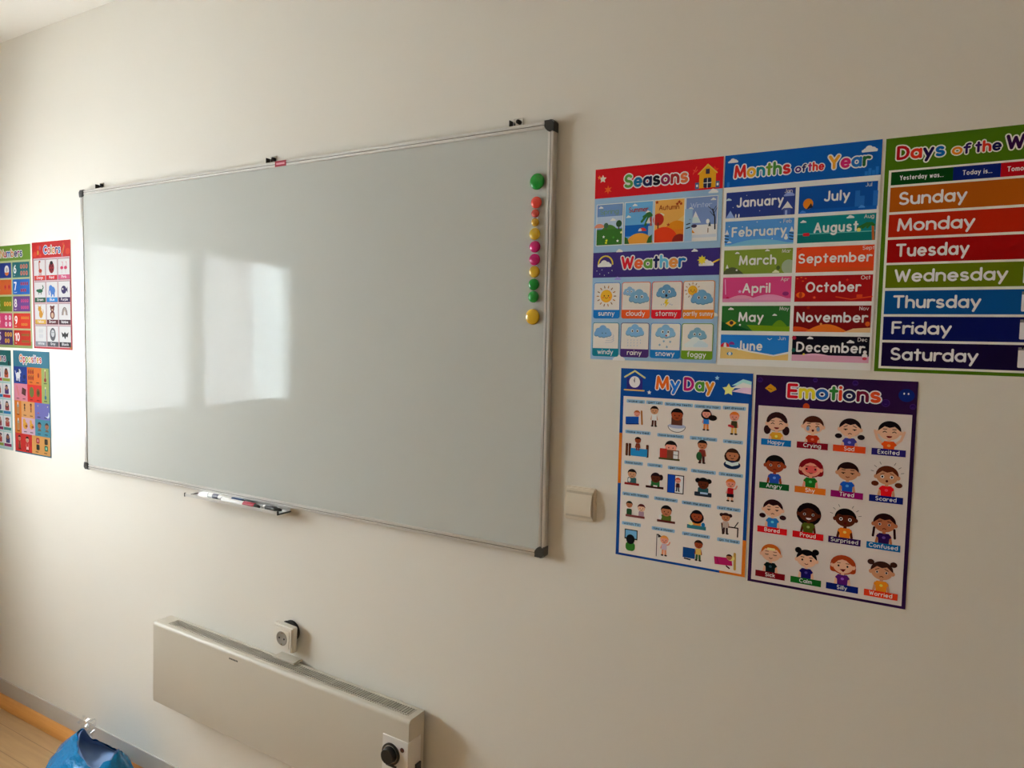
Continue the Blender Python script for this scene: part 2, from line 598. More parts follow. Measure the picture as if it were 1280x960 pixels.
# ------------------------------------------------------------------ light switch
sw = empty('light_switch', (1.979, 0, ZF + 0.1357), (0, 0.004, 0))
tag(sw, 'cream square rocker light switch on the wall right of the whiteboard', 'light switch')


def plate(name, w, h, y0_, y1_, rnd, m, parent, bevel=0.0015, hole=None, zoff=0.0):
    """Rounded rectangular plate from y0_ (wall side) to y1_ (room side, more negative)."""
    bm = bmesh.new()
    pts = []
    for cx, cz, a0 in ((w / 2 - rnd, h / 2 - rnd, 0), (-w / 2 + rnd, h / 2 - rnd, 90), (-w / 2 + rnd, -h / 2 + rnd, 180), (w / 2 - rnd, -h / 2 + rnd, 270)):
        for i in range(5):
            a = math.radians(a0 + 90 * i / 4)
            pts.append((cx + rnd * math.cos(a), cz + rnd * math.sin(a) + zoff))
    A = [bm.verts.new((x, y1_, z)) for x, z in pts]
    B = [bm.verts.new((x, y0_, z)) for x, z in pts]
    k = len(pts)
    for i in range(k):
        j = (i + 1) % k
        bm.faces.new((A[i], A[j], B[j], B[i]))
    fa = bm.faces.new(A); bm.faces.new(B)
    if hole:
        r_ = bmesh.ops.inset_individual(bm, faces=[fa], thickness=hole[0], depth=0)
        bmesh.ops.translate(bm, verts=list(fa.verts), vec=(0, hole[1], 0))
    elif bevel:
        bmesh.ops.bevel(bm, geom=list(fa.edges), offset=bevel, segments=3, affect='EDGES')
    return bm_obj(name, bm, m, parent)


M_switch = mat('cream_switch_plastic', (222, 210, 190), 0.35)
plate('mounting_plate', 0.0775, 0.0775, 0.0, -0.009, 0.006, M_switch, sw, 0.004)
bm = bmesh.new()
bm_box(bm, -0.0335, 0.0335, -0.0112, -0.006, -0.030, 0.030, 0.0012, 2)
bm_obj('inner_frame', bm, mat('switch_recess', (196, 184, 164), 0.45), sw)
bm = bmesh.new()     # rocker: bowed, tilted so that its upper edge stands back
N = 10
rows = []
for i in range(N + 1):
    u = -1 + 2 * i / N
    z = 0.024 * u
    y = -0.0135 - 0.0022 * (1 - u * u) + 0.0015 * u
    rows.append([bm.verts.new((x, y, z)) for x in (-0.031, 0.031)] + [bm.verts.new((x, -0.010, z)) for x in (0.031, -0.031)])
for a, b_ in zip(rows, rows[1:]):
    for i in range(4):
        j = (i + 1) % 4
        bm.faces.new((a[i], a[j], b_[j], b_[i]))
bm.faces.new(rows[0]); bm.faces.new(rows[-1])
bm_obj('rocker', bm, M_switch, sw)

# ------------------------------------------------------------------ wall socket, pulled a little out of its hole
so = empty('wall_socket', (1.044, -0.017, ZF - 0.387), (0.02, 0.085, 0.03))
tag(so, 'white square wall socket hanging loose from its dark hole above the heater', 'wall socket')
plate('frame', 0.079, 0.079, 0.0, -0.019, 0.005, M_plastic, so, 0.004)
plate('socket_insert', 0.057, 0.057, -0.012, -0.0205, 0.004, M_plastic, so, 0.001)
bm = bmesh.new()
bm_lathe(bm, [(0.0205, 0.0205), (0.0215, 0.0212), (0.0195, 0.0212), (0.0188, 0.0208), (0, 0.0208)], (0, 0, 0), 'y', 32)
ring = bm_obj('contact_well', bm, mat('socket_well', (150, 144, 134), 0.5), so, True)
bm = bmesh.new()
for s in (-1, 1):
    bm_lathe(bm, [(0.0027, 0.0208), (0.0027, 0.0214), (0, 0.0214)], (s * 0.0095, 0, 0), 'y', 14)
bm_obj('pin_hole', bm, M_dark, ring)
for s in (-1, 1):
    box_obj('earth_clip', -0.002, 0.002, -0.0222, -0.0205, s * 0.0175 - 0.003, s * 0.0175 + 0.003, M_chrome, ring, 0.0004, 1)
bm = bmesh.new()
bm_lathe(bm, [(0.031, -0.014), (0.032, -0.004), (0.034, 0.0002), (0, 0.0002)], (0.006, 0, 0.014), 'y', 28)
bm_obj('back_box', bm, M_dark, so)

# ------------------------------------------------------------------ heater
HX, HW, HH, HY0, HY1 = 0.483, 1.064, 0.272, -0.014, -0.079
ht = empty('panel_heater', (HX, 0, ZF - 0.446 - HH), (0, math.radians(1.28), 0))
tag(ht, 'long cream wall-mounted electric panel heater with a black dial', 'heater')
bm = bmesh.new()
# shell: front with rounded top edge, two sides, back, open top for the grille
ctl_x0 = HW - 0.083
prof = [(HY0, 0.0), (HY1 + 0.006, 0.0), (HY1 + 0.0015, 0.002), (HY1, 0.006), (HY1, HH - 0.012)]
for i in range(1, 6):
    a = PI / 2 * i / 5
    prof.append((HY1 + 0.010 - 0.010 * math.cos(a), HH - 0.012 + 0.012 * math.sin(a)))
prof += [(HY1 + 0.018, HH), (HY1 + 0.018, HH - 0.034), (HY0 - 0.006, HH - 0.034), (HY0 - 0.006, HH), (HY0, HH)]
A = [bm.verts.new((0.0, y, z)) for y, z in prof]
B = [bm.verts.new((HW, y, z)) for y, z in prof]
k = len(prof)
for i in range(k):
    j = (i + 1) % k
    bm.faces.new((A[i], A[j], B[j], B[i]))
bm.faces.new(A); bm.faces.new(B)
bm_box(bm, 0.0, 0.052, HY1 + 0.0175, HY0 - 0.005, HH - 0.0345, HH)
bm_box(bm, HW - 0.018, HW, HY1 + 0.0175, HY0 - 0.005, HH - 0.0345, HH)
bm_obj('casing', bm, M_heater, ht, auto=math.radians(35))
# grille: long slotted strip
gx0, gx1 = 0.052, HW - 0.018
bm = bmesh.new()
gz = HH - 0.0005
gy_f, gy_b = HY1 + 0.018, HY0 - 0.006
bm_box(bm, gx0, gx1, gy_f + 0.0045, gy_f + 0.0075, gz - 0.004, gz)
bm_box(bm, gx0, gx1, gy_b - 0.003, gy_b, gz - 0.004, gz)
ng = 116
for i in range(ng):
    x = gx0 + (gx1 - gx0) * (i + 0.5) / ng
    bm_box(bm, x - 0.0013, x + 0.0013, gy_f, gy_b, gz - 0.0012, gz - 0.0002)
bm_obj('grille', bm, M_heater, ht)
box_obj('dark_interior', gx0, gx1, gy_f + 0.0002, gy_b - 0.0002, HH - 0.0339, HH - 0.022, M_dark, ht)
# control box on the right end
bm = bmesh.new()
bm_box(bm, ctl_x0, HW + 0.0018, HY1 - 0.0028, HY0 - 0.014, -0.001, HH - 0.058, 0.0016, 2)
ctl = bm_obj('control_panel', bm, M_heater_panel, ht)
dx, dz = ctl_x0 + 0.030, HH - 0.103
bm = bmesh.new()
fy = -HY1 + 0.0028
bm_lathe(bm, [(0.0285, fy), (0.0285, fy + 0.0035), (0.0275, fy + 0.004), (0.0225, fy + 0.004)], (dx, 0, dz), 'y', 40)
bm_lathe(bm, [(0.021, fy + 0.0035), (0.020, fy + 0.0175), (0.0185, fy + 0.019), (0, fy + 0.019)], (dx, 0, dz), 'y', 40)
dial = bm_obj('dial', bm, M_black, ctl, auto=math.radians(40))
bm = bmesh.new()
bm_lathe(bm, [(0.0222, fy + 0.0038), (0.0236, fy + 0.0044), (0.0236, fy + 0.0036)], (dx, 0, dz), 'y', 40)
bm_obj('dial_ring', bm, M_chrome, ctl, True)
bm = bmesh.new()
bm_lathe(bm, [(0.0065, fy - 0.0005), (0.0062, fy + 0.001), (0.004, fy + 0.0025), (0, fy + 0.003)], (ctl_x0 + 0.0655, 0, HH - 0.082), 'y', 20)
bm_obj('indicator_lamp', bm, mat('dark_red_lens', (72, 22, 26), 0.2), ctl, True)
box_obj('printed_mark', ctl_x0 + 0.014, ctl_x0 + 0.049, -fy - 0.0005, -fy + 0.0005, HH - 0.1385, HH - 0.1315, M_black, ctl)
box_obj('printed_mark', ctl_x0 + 0.061, ctl_x0 + 0.076, -fy - 0.0005, -fy + 0.0005, HH - 0.141, HH - 0.138, M_cap, ctl)
bm = bmesh.new()
bm_box(bm, HW + 0.0015, HW + 0.007, -0.052, -0.03, HH - 0.165, HH - 0.128, 0.002, 2)
bm_box(bm, HW + 0.0065, HW + 0.010, -0.047, -0.035, HH - 0.160, HH - 0.142, 0.0015, 2)
bm_obj('power_switch', bm, M_black, ht)
bm = bmesh.new()
for i in range(8):
    bm_box(bm, 0.375 + i * 0.005, 0.3787 + i * 0.005, HY1 - 0.0003, HY1 + 0.0004, HH - 0.0245, HH - 0.0195)
bm_obj('printed_mark', bm, M_cap, ht)
bm = bmesh.new()
bm_box(bm, 0.515, 0.600, -0.034, -0.001, HH + 0.001, HH + 0.007, 0.0012, 2)
bm_box(bm, 0.515, 0.600, -0.005, 0.000, HH - 0.03, HH + 0.007, 0.0008, 1)
bm_box(bm, 0.596, 0.604, -0.03, -0.001, HH + 0.0005, HH + 0.004, 0.0008, 1)
bm_obj('wall_bracket', bm, M_heater, ht)

# ------------------------------------------------------------------ blue bag on the floor
M_bag = mat('blue_bag_plastic', (4, 128, 190), rough=0.22, spec=0.55)
n, l, b = nodes(M_bag)
add_bump(M_bag, 32, 0.9, 0.012, 4)
M_bag_lit = mat('bag_inside_lit', (132, 162, 204), rough=0.4)  # paler copy of the film: light on the inner wall put into the colour
bag = empty('plastic_bag', (0.225, -0.15, 0.0))
tag(bag, 'blue plastic carrier bag slumped open on the floor by the skirting', 'bag')
bm = bmesh.new()
NA, NR = 72, 26
rows = []


RIM = [(-PI, 0.214), (-2.3, 0.178), (-1.15, 0.140), (-0.5, 0.172), (0.1, 0.202), (0.65, 0.168), (1.6, 0.150), (2.5, 0.165), (PI, 0.214)]


def rim_h(a):
    a = math.atan2(math.sin(a), math.cos(a))
    for (a0, h0), (a1, h1) in zip(RIM, RIM[1:]):
        if a0 <= a <= a1:
            q_ = (1 - math.cos(PI * (a - a0) / (a1 - a0))) / 2
            return h0 + (h1 - h0) * q_
    return RIM[-1][1]


for j in range(NR + 1):
    t_ = j / NR
    row = []
    for i in range(NA):
        a = 2 * PI * i / NA
        c, s = math.cos(a), math.sin(a)
        h = rim_h(a)
        z = 0.002 + (h - 0.002) * (t_ ** 1.1)
        bulge = 1.0 - 0.10 * (1 - min(1, t_ * 4)) ** 2
        taper = 1.0 - 0.46 * max(0.0, (t_ - 0.35) / 0.65) ** 1.6
        wr = 1 + 0.035 * math.sin(7 * a + 9 * t_) * t_ + 0.03 * math.sin(13 * a - 6 * t_ + 1) * t_ + 0.018 * math.sin(23 * a + 3)
        rx = 0.192 * bulge * taper * wr
        ry = 0.112 * bulge * (1.0 - 0.56 * max(0.0, (t_ - 0.35) / 0.65) ** 1.6) * wr
        sh = 0.066 * max(0.0, (t_ - 0.3) / 0.7) ** 1.3
        row.append(bm.verts.new((rx * c + sh, ry * s, z)))
    rows.append(row)
for a, b_ in zip(rows, rows[1:]):
    for i in range(NA):
        j = (i + 1) % NA
        bm.faces.new((a[i], a[j], b_[j], b_[i]))
bm.faces.new(rows[0])
bag_o = bm_obj('bag_film', bm, M_bag, bag, True)
bm = bmesh.new()
inner = []
for t_ in (1.0, 0.93, 0.86, 0.80):
    row = []
    for i in range(NA):
        a = 2 * PI * i / NA
        v = rows  # profile follows the film, a little inside
        h = rim_h(a)
        c, s = math.cos(a), math.sin(a)
        taper = 1.0 - 0.46 * max(0.0, (t_ - 0.35) / 0.65) ** 1.6
        rx = 0.192 * taper * 0.93
        ry = 0.112 * (1.0 - 0.56 * max(0.0, (t_ - 0.35) / 0.65) ** 1.6) * 0.9
        sh = 0.066 * max(0.0, (t_ - 0.3) / 0.7) ** 1.3
        row.append(bm.verts.new((rx * c + sh, ry * s, 0.002 + (h - 0.004) * t_ ** 1.1)))
    inner.append(row)
for a, b_ in zip(inner, inner[1:]):
    for i in range(NA):
        j = (i + 1) % NA
        bm.faces.new((a[i], a[j], b_[j], b_[i]))
bm.faces.new(inner[-1])
bm_obj('lit_inside', bm, M_bag_lit, bag, True)
# crinkled clear film sticking out behind the left handle
M_film = bpy.data.materials.new('clear_film')
M_film.use_nodes = True
n = M_film.node_tree.nodes; l = M_film.node_tree.links
n.clear()
out = n.new('ShaderNodeOutputMaterial')
tr = n.new('ShaderNodeBsdfTransparent')
gl = n.new('ShaderNodeBsdfGlossy'); gl.inputs['Roughness'].default_value = 0.12
mx = n.new('ShaderNodeMixShader'); mx.inputs[0].default_value = 0.2
l.new(tr.outputs[0], mx.inputs[1]); l.new(gl.outputs[0], mx.inputs[2]); l.new(mx.outputs[0], out.inputs[0])
bm = bmesh.new()
g = []
for j in range(9):
    row = []
    for i in range(11):
        u, v = i / 10 - 0.5, j / 8
        row.append(bm.verts.new((-0.075 + u * 0.085 * (0.6 + 0.5 * v) - 0.02 * v, 0.045 + 0.012 * math.sin(9 * u + 5 * v) + random.uniform(-0.006, 0.006), 0.13 + v * 0.085 + random.uniform(-0.004, 0.004))))
    g.append(row)
for j in range(8):
    for i in range(10):
        bm.faces.new((g[j][i], g[j][i + 1], g[j + 1][i + 1], g[j + 1][i]))
o = bm_obj('clear_film', bm, M_film, bag)
o['label'] = 'crinkled clear plastic film behind the left handle'


# ------------------------------------------------------------------ posters: lettering and flat printed pictures
def arc(cx, cy, rx, ry, a0, a1, n=None):
    n = n or max(3, int(abs(a1 - a0) / 26))
    return [(cx + rx * math.cos(math.radians(a0 + (a1 - a0) * i / n)), cy + ry * math.sin(math.radians(a0 + (a1 - a0) * i / n))) for i in range(n + 1)]


X = 0.66
R_ = 0.3
BOWL = arc(0.3, 0.33, 0.3, 0.33, 0, 360, 14)
G = {   # strokes on the pen's centre line, cap height 1; last item is the advance
    'a': ([BOWL, [(0.6, X), (0.6, 0)]], 0.6), 'b': ([[(0, 1), (0, 0)], BOWL], 0.6),
    'c': ([arc(0.3, 0.33, 0.3, 0.33, 48, 312)], 0.5), 'd': ([BOWL, [(0.6, 1), (0.6, 0)]], 0.6),
    'e': ([[(0.02, 0.33)] + arc(0.3, 0.33, 0.29, 0.33, 0, 312, 13)], 0.58),
    'f': ([arc(0.33, 0.8, 0.18, 0.2, 65, 180) + [(0.15, 0)], [(0, 0.63), (0.36, 0.63)]], 0.36),
    'g': ([BOWL, [(0.6, X)] + arc(0.3, -0.08, 0.3, 0.24, 0, -150)], 0.6),
    'h': ([[(0, 1), (0, 0)], [(0, 0.38)] + arc(0.27, 0.38, 0.27, 0.28, 180, 0) + [(0.54, 0)]], 0.54),
    'i': ([[(0, X), (0, 0)], [(0, 0.96), (0, 0.97)]], 0.0), 'j': ([[(0.1, X), (0.1, -0.15), (0, -0.3)], [(0.1, 0.96), (0.1, 0.97)]], 0.1),
    'k': ([[(0, 1), (0, 0)], [(0.46, X), (0, 0.24)], [(0.14, 0.36), (0.5, 0)]], 0.48), 'l': ([[(0, 1), (0, 0)]], 0.0),
    'm': ([[(0, X), (0, 0)], arc(0.21, 0.42, 0.21, 0.24, 180, 0) + [(0.42, 0)], arc(0.63, 0.42, 0.21, 0.24, 180, 0) + [(0.84, 0)]], 0.84),
    'n': ([[(0, X), (0, 0)], [(0, 0.38)] + arc(0.27, 0.38, 0.27, 0.28, 180, 0) + [(0.54, 0)]], 0.54),
    'o': ([BOWL], 0.6), 'p': ([[(0, X), (0, -0.34)], BOWL], 0.6), 'q': ([BOWL, [(0.6, X), (0.6, -0.34)]], 0.6),
    'r': ([[(0, X), (0, 0)], arc(0.27, 0.38, 0.27, 0.28, 180, 55)], 0.36),
    's': ([arc(0.24, 0.49, 0.2, 0.17, 35, 270) + arc(0.24, 0.16, 0.23, 0.16, 90, -140)], 0.47),
    't': ([[(0.18, 0.93), (0.18, 0)], [(0, 0.66), (0.37, 0.66)]], 0.36),
    'u': ([[(0, X)] + arc(0.27, 0.28, 0.27, 0.28, 180, 360) + [(0.54, X)], [(0.54, X), (0.54, 0)]], 0.54),
    'v': ([[(0, X), (0.27, 0), (0.54, X)]], 0.54), 'w': ([[(0, X), (0.2, 0), (0.4, 0.6), (0.6, 0), (0.8, X)]], 0.8),
    'x': ([[(0, X), (0.5, 0)], [(0.5, X), (0, 0)]], 0.5), 'y': ([[(0, X), (0.28, 0.03)], [(0.56, X), (0.14, -0.34)]], 0.56),
    'z': ([[(0, X), (0.46, X), (0, 0), (0.48, 0)]], 0.48),
    'A': ([[(0, 0), (0.37, 1), (0.74, 0)], [(0.14, 0.34), (0.6, 0.34)]], 0.74),
    'B': ([[(0, 0), (0, 1), (0.3, 1)] + arc(0.3, 0.76, 0.25, 0.24, 90, -90) + [(0, 0.52)], [(0.3, 0.52)] + arc(0.3, 0.26, 0.3, 0.26, 90, -90) + [(0, 0)]], 0.6),
    'C': ([arc(0.45, 0.5, 0.45, 0.5, 48, 312)], 0.76), 'D': ([[(0, 0), (0, 1), (0.25, 1)] + arc(0.25, 0.5, 0.45, 0.5, 90, -90) + [(0, 0)]], 0.7),
    'E': ([[(0.5, 1), (0, 1), (0, 0), (0.52, 0)], [(0, 0.52), (0.46, 0.52)]], 0.52), 'F': ([[(0.5, 1), (0, 1), (0, 0)], [(0, 0.52), (0.44, 0.52)]], 0.5),
    'G': ([arc(0.45, 0.5, 0.45, 0.5, 48, 330) + [(0.88, 0.46), (0.5, 0.46)]], 0.88), 'H': ([[(0, 0), (0, 1)], [(0.66, 0), (0.66, 1)], [(0, 0.52), (0.66, 0.52)]], 0.66),
    'I': ([[(0, 0), (0, 1)]], 0.0), 'J': ([[(0.4, 1)] + arc(0.17, 0.22, 0.23, 0.22, 0, -160)], 0.4),
    'L': ([[(0, 1), (0, 0), (0.5, 0)]], 0.5), 'M': ([[(0, 0), (0.08, 1), (0.43, 0.1), (0.78, 1), (0.86, 0)]], 0.86),
    'N': ([[(0, 0), (0, 1), (0.64, 0), (0.64, 1)]], 0.64), 'O': ([arc(0.45, 0.5, 0.45, 0.5, 0, 360, 16)], 0.9),
    'P': ([[(0, 0), (0, 1), (0.28, 1)] + arc(0.28, 0.73, 0.28, 0.27, 90, -90) + [(0, 0.46)]], 0.56),
    'R': ([[(0, 0), (0, 1), (0.28, 1)] + arc(0.28, 0.74, 0.28, 0.26, 90, -90) + [(0, 0.48)], [(0.26, 0.48), (0.58, 0)]], 0.58),
    'S': ([arc(0.3, 0.74, 0.26, 0.26, 35, 270) + arc(0.3, 0.24, 0.3, 0.24, 90, -145)], 0.6),
    'T': ([[(0, 1), (0.66, 1)], [(0.33, 1), (0.33, 0)]], 0.66), 'V': ([[(0, 1), (0.36, 0), (0.72, 1)]], 0.72),
    'W': ([[(0, 1), (0.24, 0), (0.48, 0.85), (0.72, 0), (0.96, 1)]], 0.96), 'Y': ([[(0, 1), (0.34, 0.46), (0.68, 1)], [(0.34, 0.46), (0.34, 0)]], 0.68),
    '1': ([[(0, 0.8), (0.2, 1), (0.2, 0)]], 0.2), '2': ([arc(0.27, 0.72, 0.27, 0.28, 160, -30) + [(0, 0), (0.56, 0)]], 0.56),
    '3': ([arc(0.25, 0.75, 0.24, 0.25, 140, -90) + arc(0.25, 0.26, 0.28, 0.26, 90, -140)], 0.53),
    '4': ([[(0.4, 0), (0.4, 1), (0, 0.28), (0.56, 0.28)]], 0.56), '5': ([[(0.5, 1), (0.08, 1), (0.04, 0.58)] + arc(0.25, 0.32, 0.28, 0.32, 110, -140)], 0.53),
    '6': ([arc(0.28, 0.3, 0.27, 0.3, 0, 360, 12), [(0.02, 0.36), (0.12, 0.75), (0.42, 1)]], 0.56), '7': ([[(0, 1), (0.54, 1), (0.18, 0)]], 0.54),
    '8': ([arc(0.28, 0.75, 0.22, 0.25, 0, 360, 12), arc(0.28, 0.26, 0.27, 0.26, 0, 360, 12)], 0.56),
    '9': ([arc(0.28, 0.7, 0.27, 0.3, 0, 360, 12), [(0.55, 0.66), (0.46, 0.25), (0.2, 0)]], 0.56),
    '0': ([arc(0.3, 0.5, 0.3, 0.5, 0, 360, 14)], 0.6),
    '.': ([[(0, 0), (0, 0.01)]], 0.0), ' ': ([], 0.16),
}

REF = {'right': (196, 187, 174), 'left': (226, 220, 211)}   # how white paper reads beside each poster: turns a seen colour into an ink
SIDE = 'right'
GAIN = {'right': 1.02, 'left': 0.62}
CUR = [0.0016]
SHADE_POW = [1.0]        # ink contrast curve; paints the right side's vignette darkening into poster colours


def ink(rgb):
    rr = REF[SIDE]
    return tuple(min(0.88, max(0.002, min(1.0, lin(c) / lin(w) * GAIN[SIDE]) ** SHADE_POW[0])) for c, w in zip(rgb, rr))


class Art:
    """Flat print in poster millimetres: u to the right, v down; every call lies a hair above the one before."""

    def __init__(self, base=None):
        self.v, self.f, self.c = [], [], []
        self.t = CUR[0] if base is None else base
        self.step = 0.000008
        self.k = 0

    def up(self):
        self.t += self.step + min(self.k, 21) * 0.000002
        self.k = 0

    def poly(self, pts, rgb, raw=None, up=True):
        if up:
            self.up()
        area = sum(p[0] * q[1] - q[0] * p[1] for p, q in zip(pts, pts[1:] + pts[:1]))
        if area > 0:
            pts = pts[::-1]
        i = len(self.v)
        t = self.t
        if not up:
            t += (self.k % 21) * 0.000002
            self.k += 1
        self.v += [(u / 1000.0, -t, -v / 1000.0) for u, v in pts]
        self.f.append(list(range(i, i + len(pts))))
        self.c.append(raw or ink(rgb))

    def rect(self, u0, v0, u1, v1, rgb):
        self.poly([(u0, v0), (u1, v0), (u1, v1), (u0, v1)], rgb)

    def rrect(self, u0, v0, u1, v1, r, rgb, n=4):
        p = arc(u1 - r, v0 + r, r, r, -90, 0, n) + arc(u1 - r, v1 - r, r, r, 0, 90, n) + arc(u0 + r, v1 - r, r, r, 90, 180, n) + arc(u0 + r, v0 + r, r, r, 180, 270, n)
        self.poly(p, rgb)

    def ell(self, u, v, ru, rv, rgb, a0=0, a1=360, n=18, up=True):
        p = arc(u, v, ru, rv, a0, a1, n)
        if a1 - a0 >= 360:
            p = p[:-1]
        self.poly(p, rgb, up=up)

    def line(self, pts, w, rgb, caps=True, n=8, up=True):
        if up:
            self.up()
        col = ink(rgb)
        h = w / 2
        for (a, b), (c, d) in zip(pts, pts[1:]):
            dx, dy = c - a, d - b
            ll = math.hypot(dx, dy)
            if ll < 1e-6:
                continue
            nx, ny = -dy / ll * h, dx / ll * h
            self.poly([(a + nx, b + ny), (c + nx, d + ny), (c - nx, d - ny), (a - nx, b - ny)], rgb, col, up=False)
        if caps:
            for a, b in pts:
                self.poly(arc(a, b, h, h, 0, 360, n)[:-1], rgb, col, up=False)

    def width(self, s, cap, pen, gap):
        k = cap - pen
        w = 0
        for ch in s:
            w += G[ch][1] * k + pen + gap
        return w - gap

    def text(self, s, u, base, cap, rgb, pen=0.17, gap=0.09, fit=None, align='l', outline=None, colors=None, n=8, ow=0.16, rise=0.0):
        """base: baseline (v); cap: outer capital height; fit: total width; rgb or one colour per letter."""
        pw = cap * pen
        gp = cap * gap
        k = cap - pw
        w = self.width(s, cap, pw, gp)
        sx = 1.0
        if fit:
            nw = sum(G[ch][1] * k for ch in s)
            sx = (fit - (w - nw)) / nw
            w = fit
        if align == 'c':
            u = u - w / 2
        jobs = []
        x = u
        i = 0
        for ch in s:
            st, adv = G[ch]
            col = colors[i % len(colors)] if colors else rgb
            if ch != ' ':
                i += 1
            for q in st:
                jobs.append(([(x + pw / 2 + px * k * sx, base - pw / 2 - py * k - rise * (x - u)) for px, py in q], col))
            x += adv * k * sx + pw + gp
        if outline:
            self.up()
            for pts, col in jobs:
                self.line(pts, pw + 2 * ow * cap, outline, True, n, up=False)
        self.up()
        for pts, col in jobs:
            self.line(pts, pw, col, True, n, up=False)

    def cloud(self, u, v, s, rgb):
        self.up()
        for du, dv, r in ((-0.55, 0.08, 0.36), (-0.1, -0.18, 0.5), (0.45, 0.0, 0.42), (0.85, 0.14, 0.26), (-0.9, 0.18, 0.22)):
            self.ell(u + du * s, v + dv * s, r * s, r * s * 0.85, rgb, n=14, up=False)
        self.poly([(u - 1.1 * s, v + 0.1 * s), (u + 1.1 * s, v + 0.1 * s), (u + 1.05 * s, v + 0.38 * s), (u - 1.05 * s, v + 0.38 * s)], rgb, up=False)

    def star(self, u, v, r, rgb, k=0.45, n=5, rot=-90):
        self.poly([(u + (r if i % 2 == 0 else r * k) * math.cos(math.radians(rot + 180 * i / n)), v + (r if i % 2 == 0 else r * k) * math.sin(math.radians(rot + 180 * i / n))) for i in range(2 * n)], rgb)

    def tree(self, u, v, s, rgb, trunk):
        self.rect(u - 0.08 * s, v, u + 0.08 * s, v + 0.6 * s, trunk)
        self.ell(u, v - 0.2 * s, 0.45 * s, 0.5 * s, rgb)

    def pine(self, u, v, s, rgb):
        for q in (0, 0.32, 0.64):
            self.poly([(u, v + q * s - 0.4 * s), (u + (0.22 + q * 0.35) * s, v + q * s + 0.1 * s), (u - (0.22 + q * 0.35) * s, v + q * s + 0.1 * s)], rgb)

    def hill(self, u0, u1, vb, vt, rgb, n=10, full=True):
        p = [(u0 + (u1 - u0) * i / n, vb - (vb - vt) * math.sin(PI * i / n)) for i in range(n + 1)]
        self.poly(p, rgb)

    def build(self, name, parent):
        me = bpy.data.meshes.new(name)
        me.from_pydata(self.v, [], self.f)
        at_ = me.color_attributes.new('ink', 'FLOAT_COLOR', 'CORNER')
        buf = []
        for f, c in zip(self.f, self.c):
            buf += [c[0], c[1], c[2], 1.0] * len(f)
        at_.data.foreach_set('color', buf)
        me.update()
        return link(name, me, M_print, parent)


WH = (186, 172, 156)     # print white as it reads on the right-hand posters


def poster(name, label, x, ztop, w, h, paper, side='right', t=0.0005):
    """Root empty at the sheet's top-left corner; the sheet is real paper with thickness."""
    global SIDE
    SIDE = side
    SHADE_POW[0] = 1.12 if side == 'left' else 1.38 if ('Emotions' in label or 'days' in label and 'green' in label) else 1.28 if 'My Day' in label else 1.12
    root = empty(name, (x, -0.0006, ZF + ztop))
    tag(root, label, 'poster', 'teaching posters on the wall')
    a = Art(0.0)
    a.t = t - 0.000008
    a.rect(0, 0, w, h, paper)
    W, H = w / 1000.0, h / 1000.0
    i = len(a.v)
    a.v += [(0, 0, 0), (W, 0, 0), (W, 0, -H), (0, 0, -H)]
    base = [(0, -t, 0), (W, -t, 0), (W, -t, -H), (0, -t, -H)]
    j = len(a.v)
    a.v += base
    for p, q_ in ((0, 1), (1, 2), (2, 3), (3, 0)):
        a.f.append([i + p, i + q_, j + q_, j + p]); a.c.append(ink((205, 195, 180)))
    a.f.append([i, i + 3, i + 2, i + 1]); a.c.append(ink((205, 195, 180)))
    return root, a


SKINS = {'l': (196, 150, 122), 'p': (190, 128, 106), 't': (160, 104, 72), 'd': (96, 48, 28), 'm': (140, 70, 40), 'n': (172, 128, 96)}


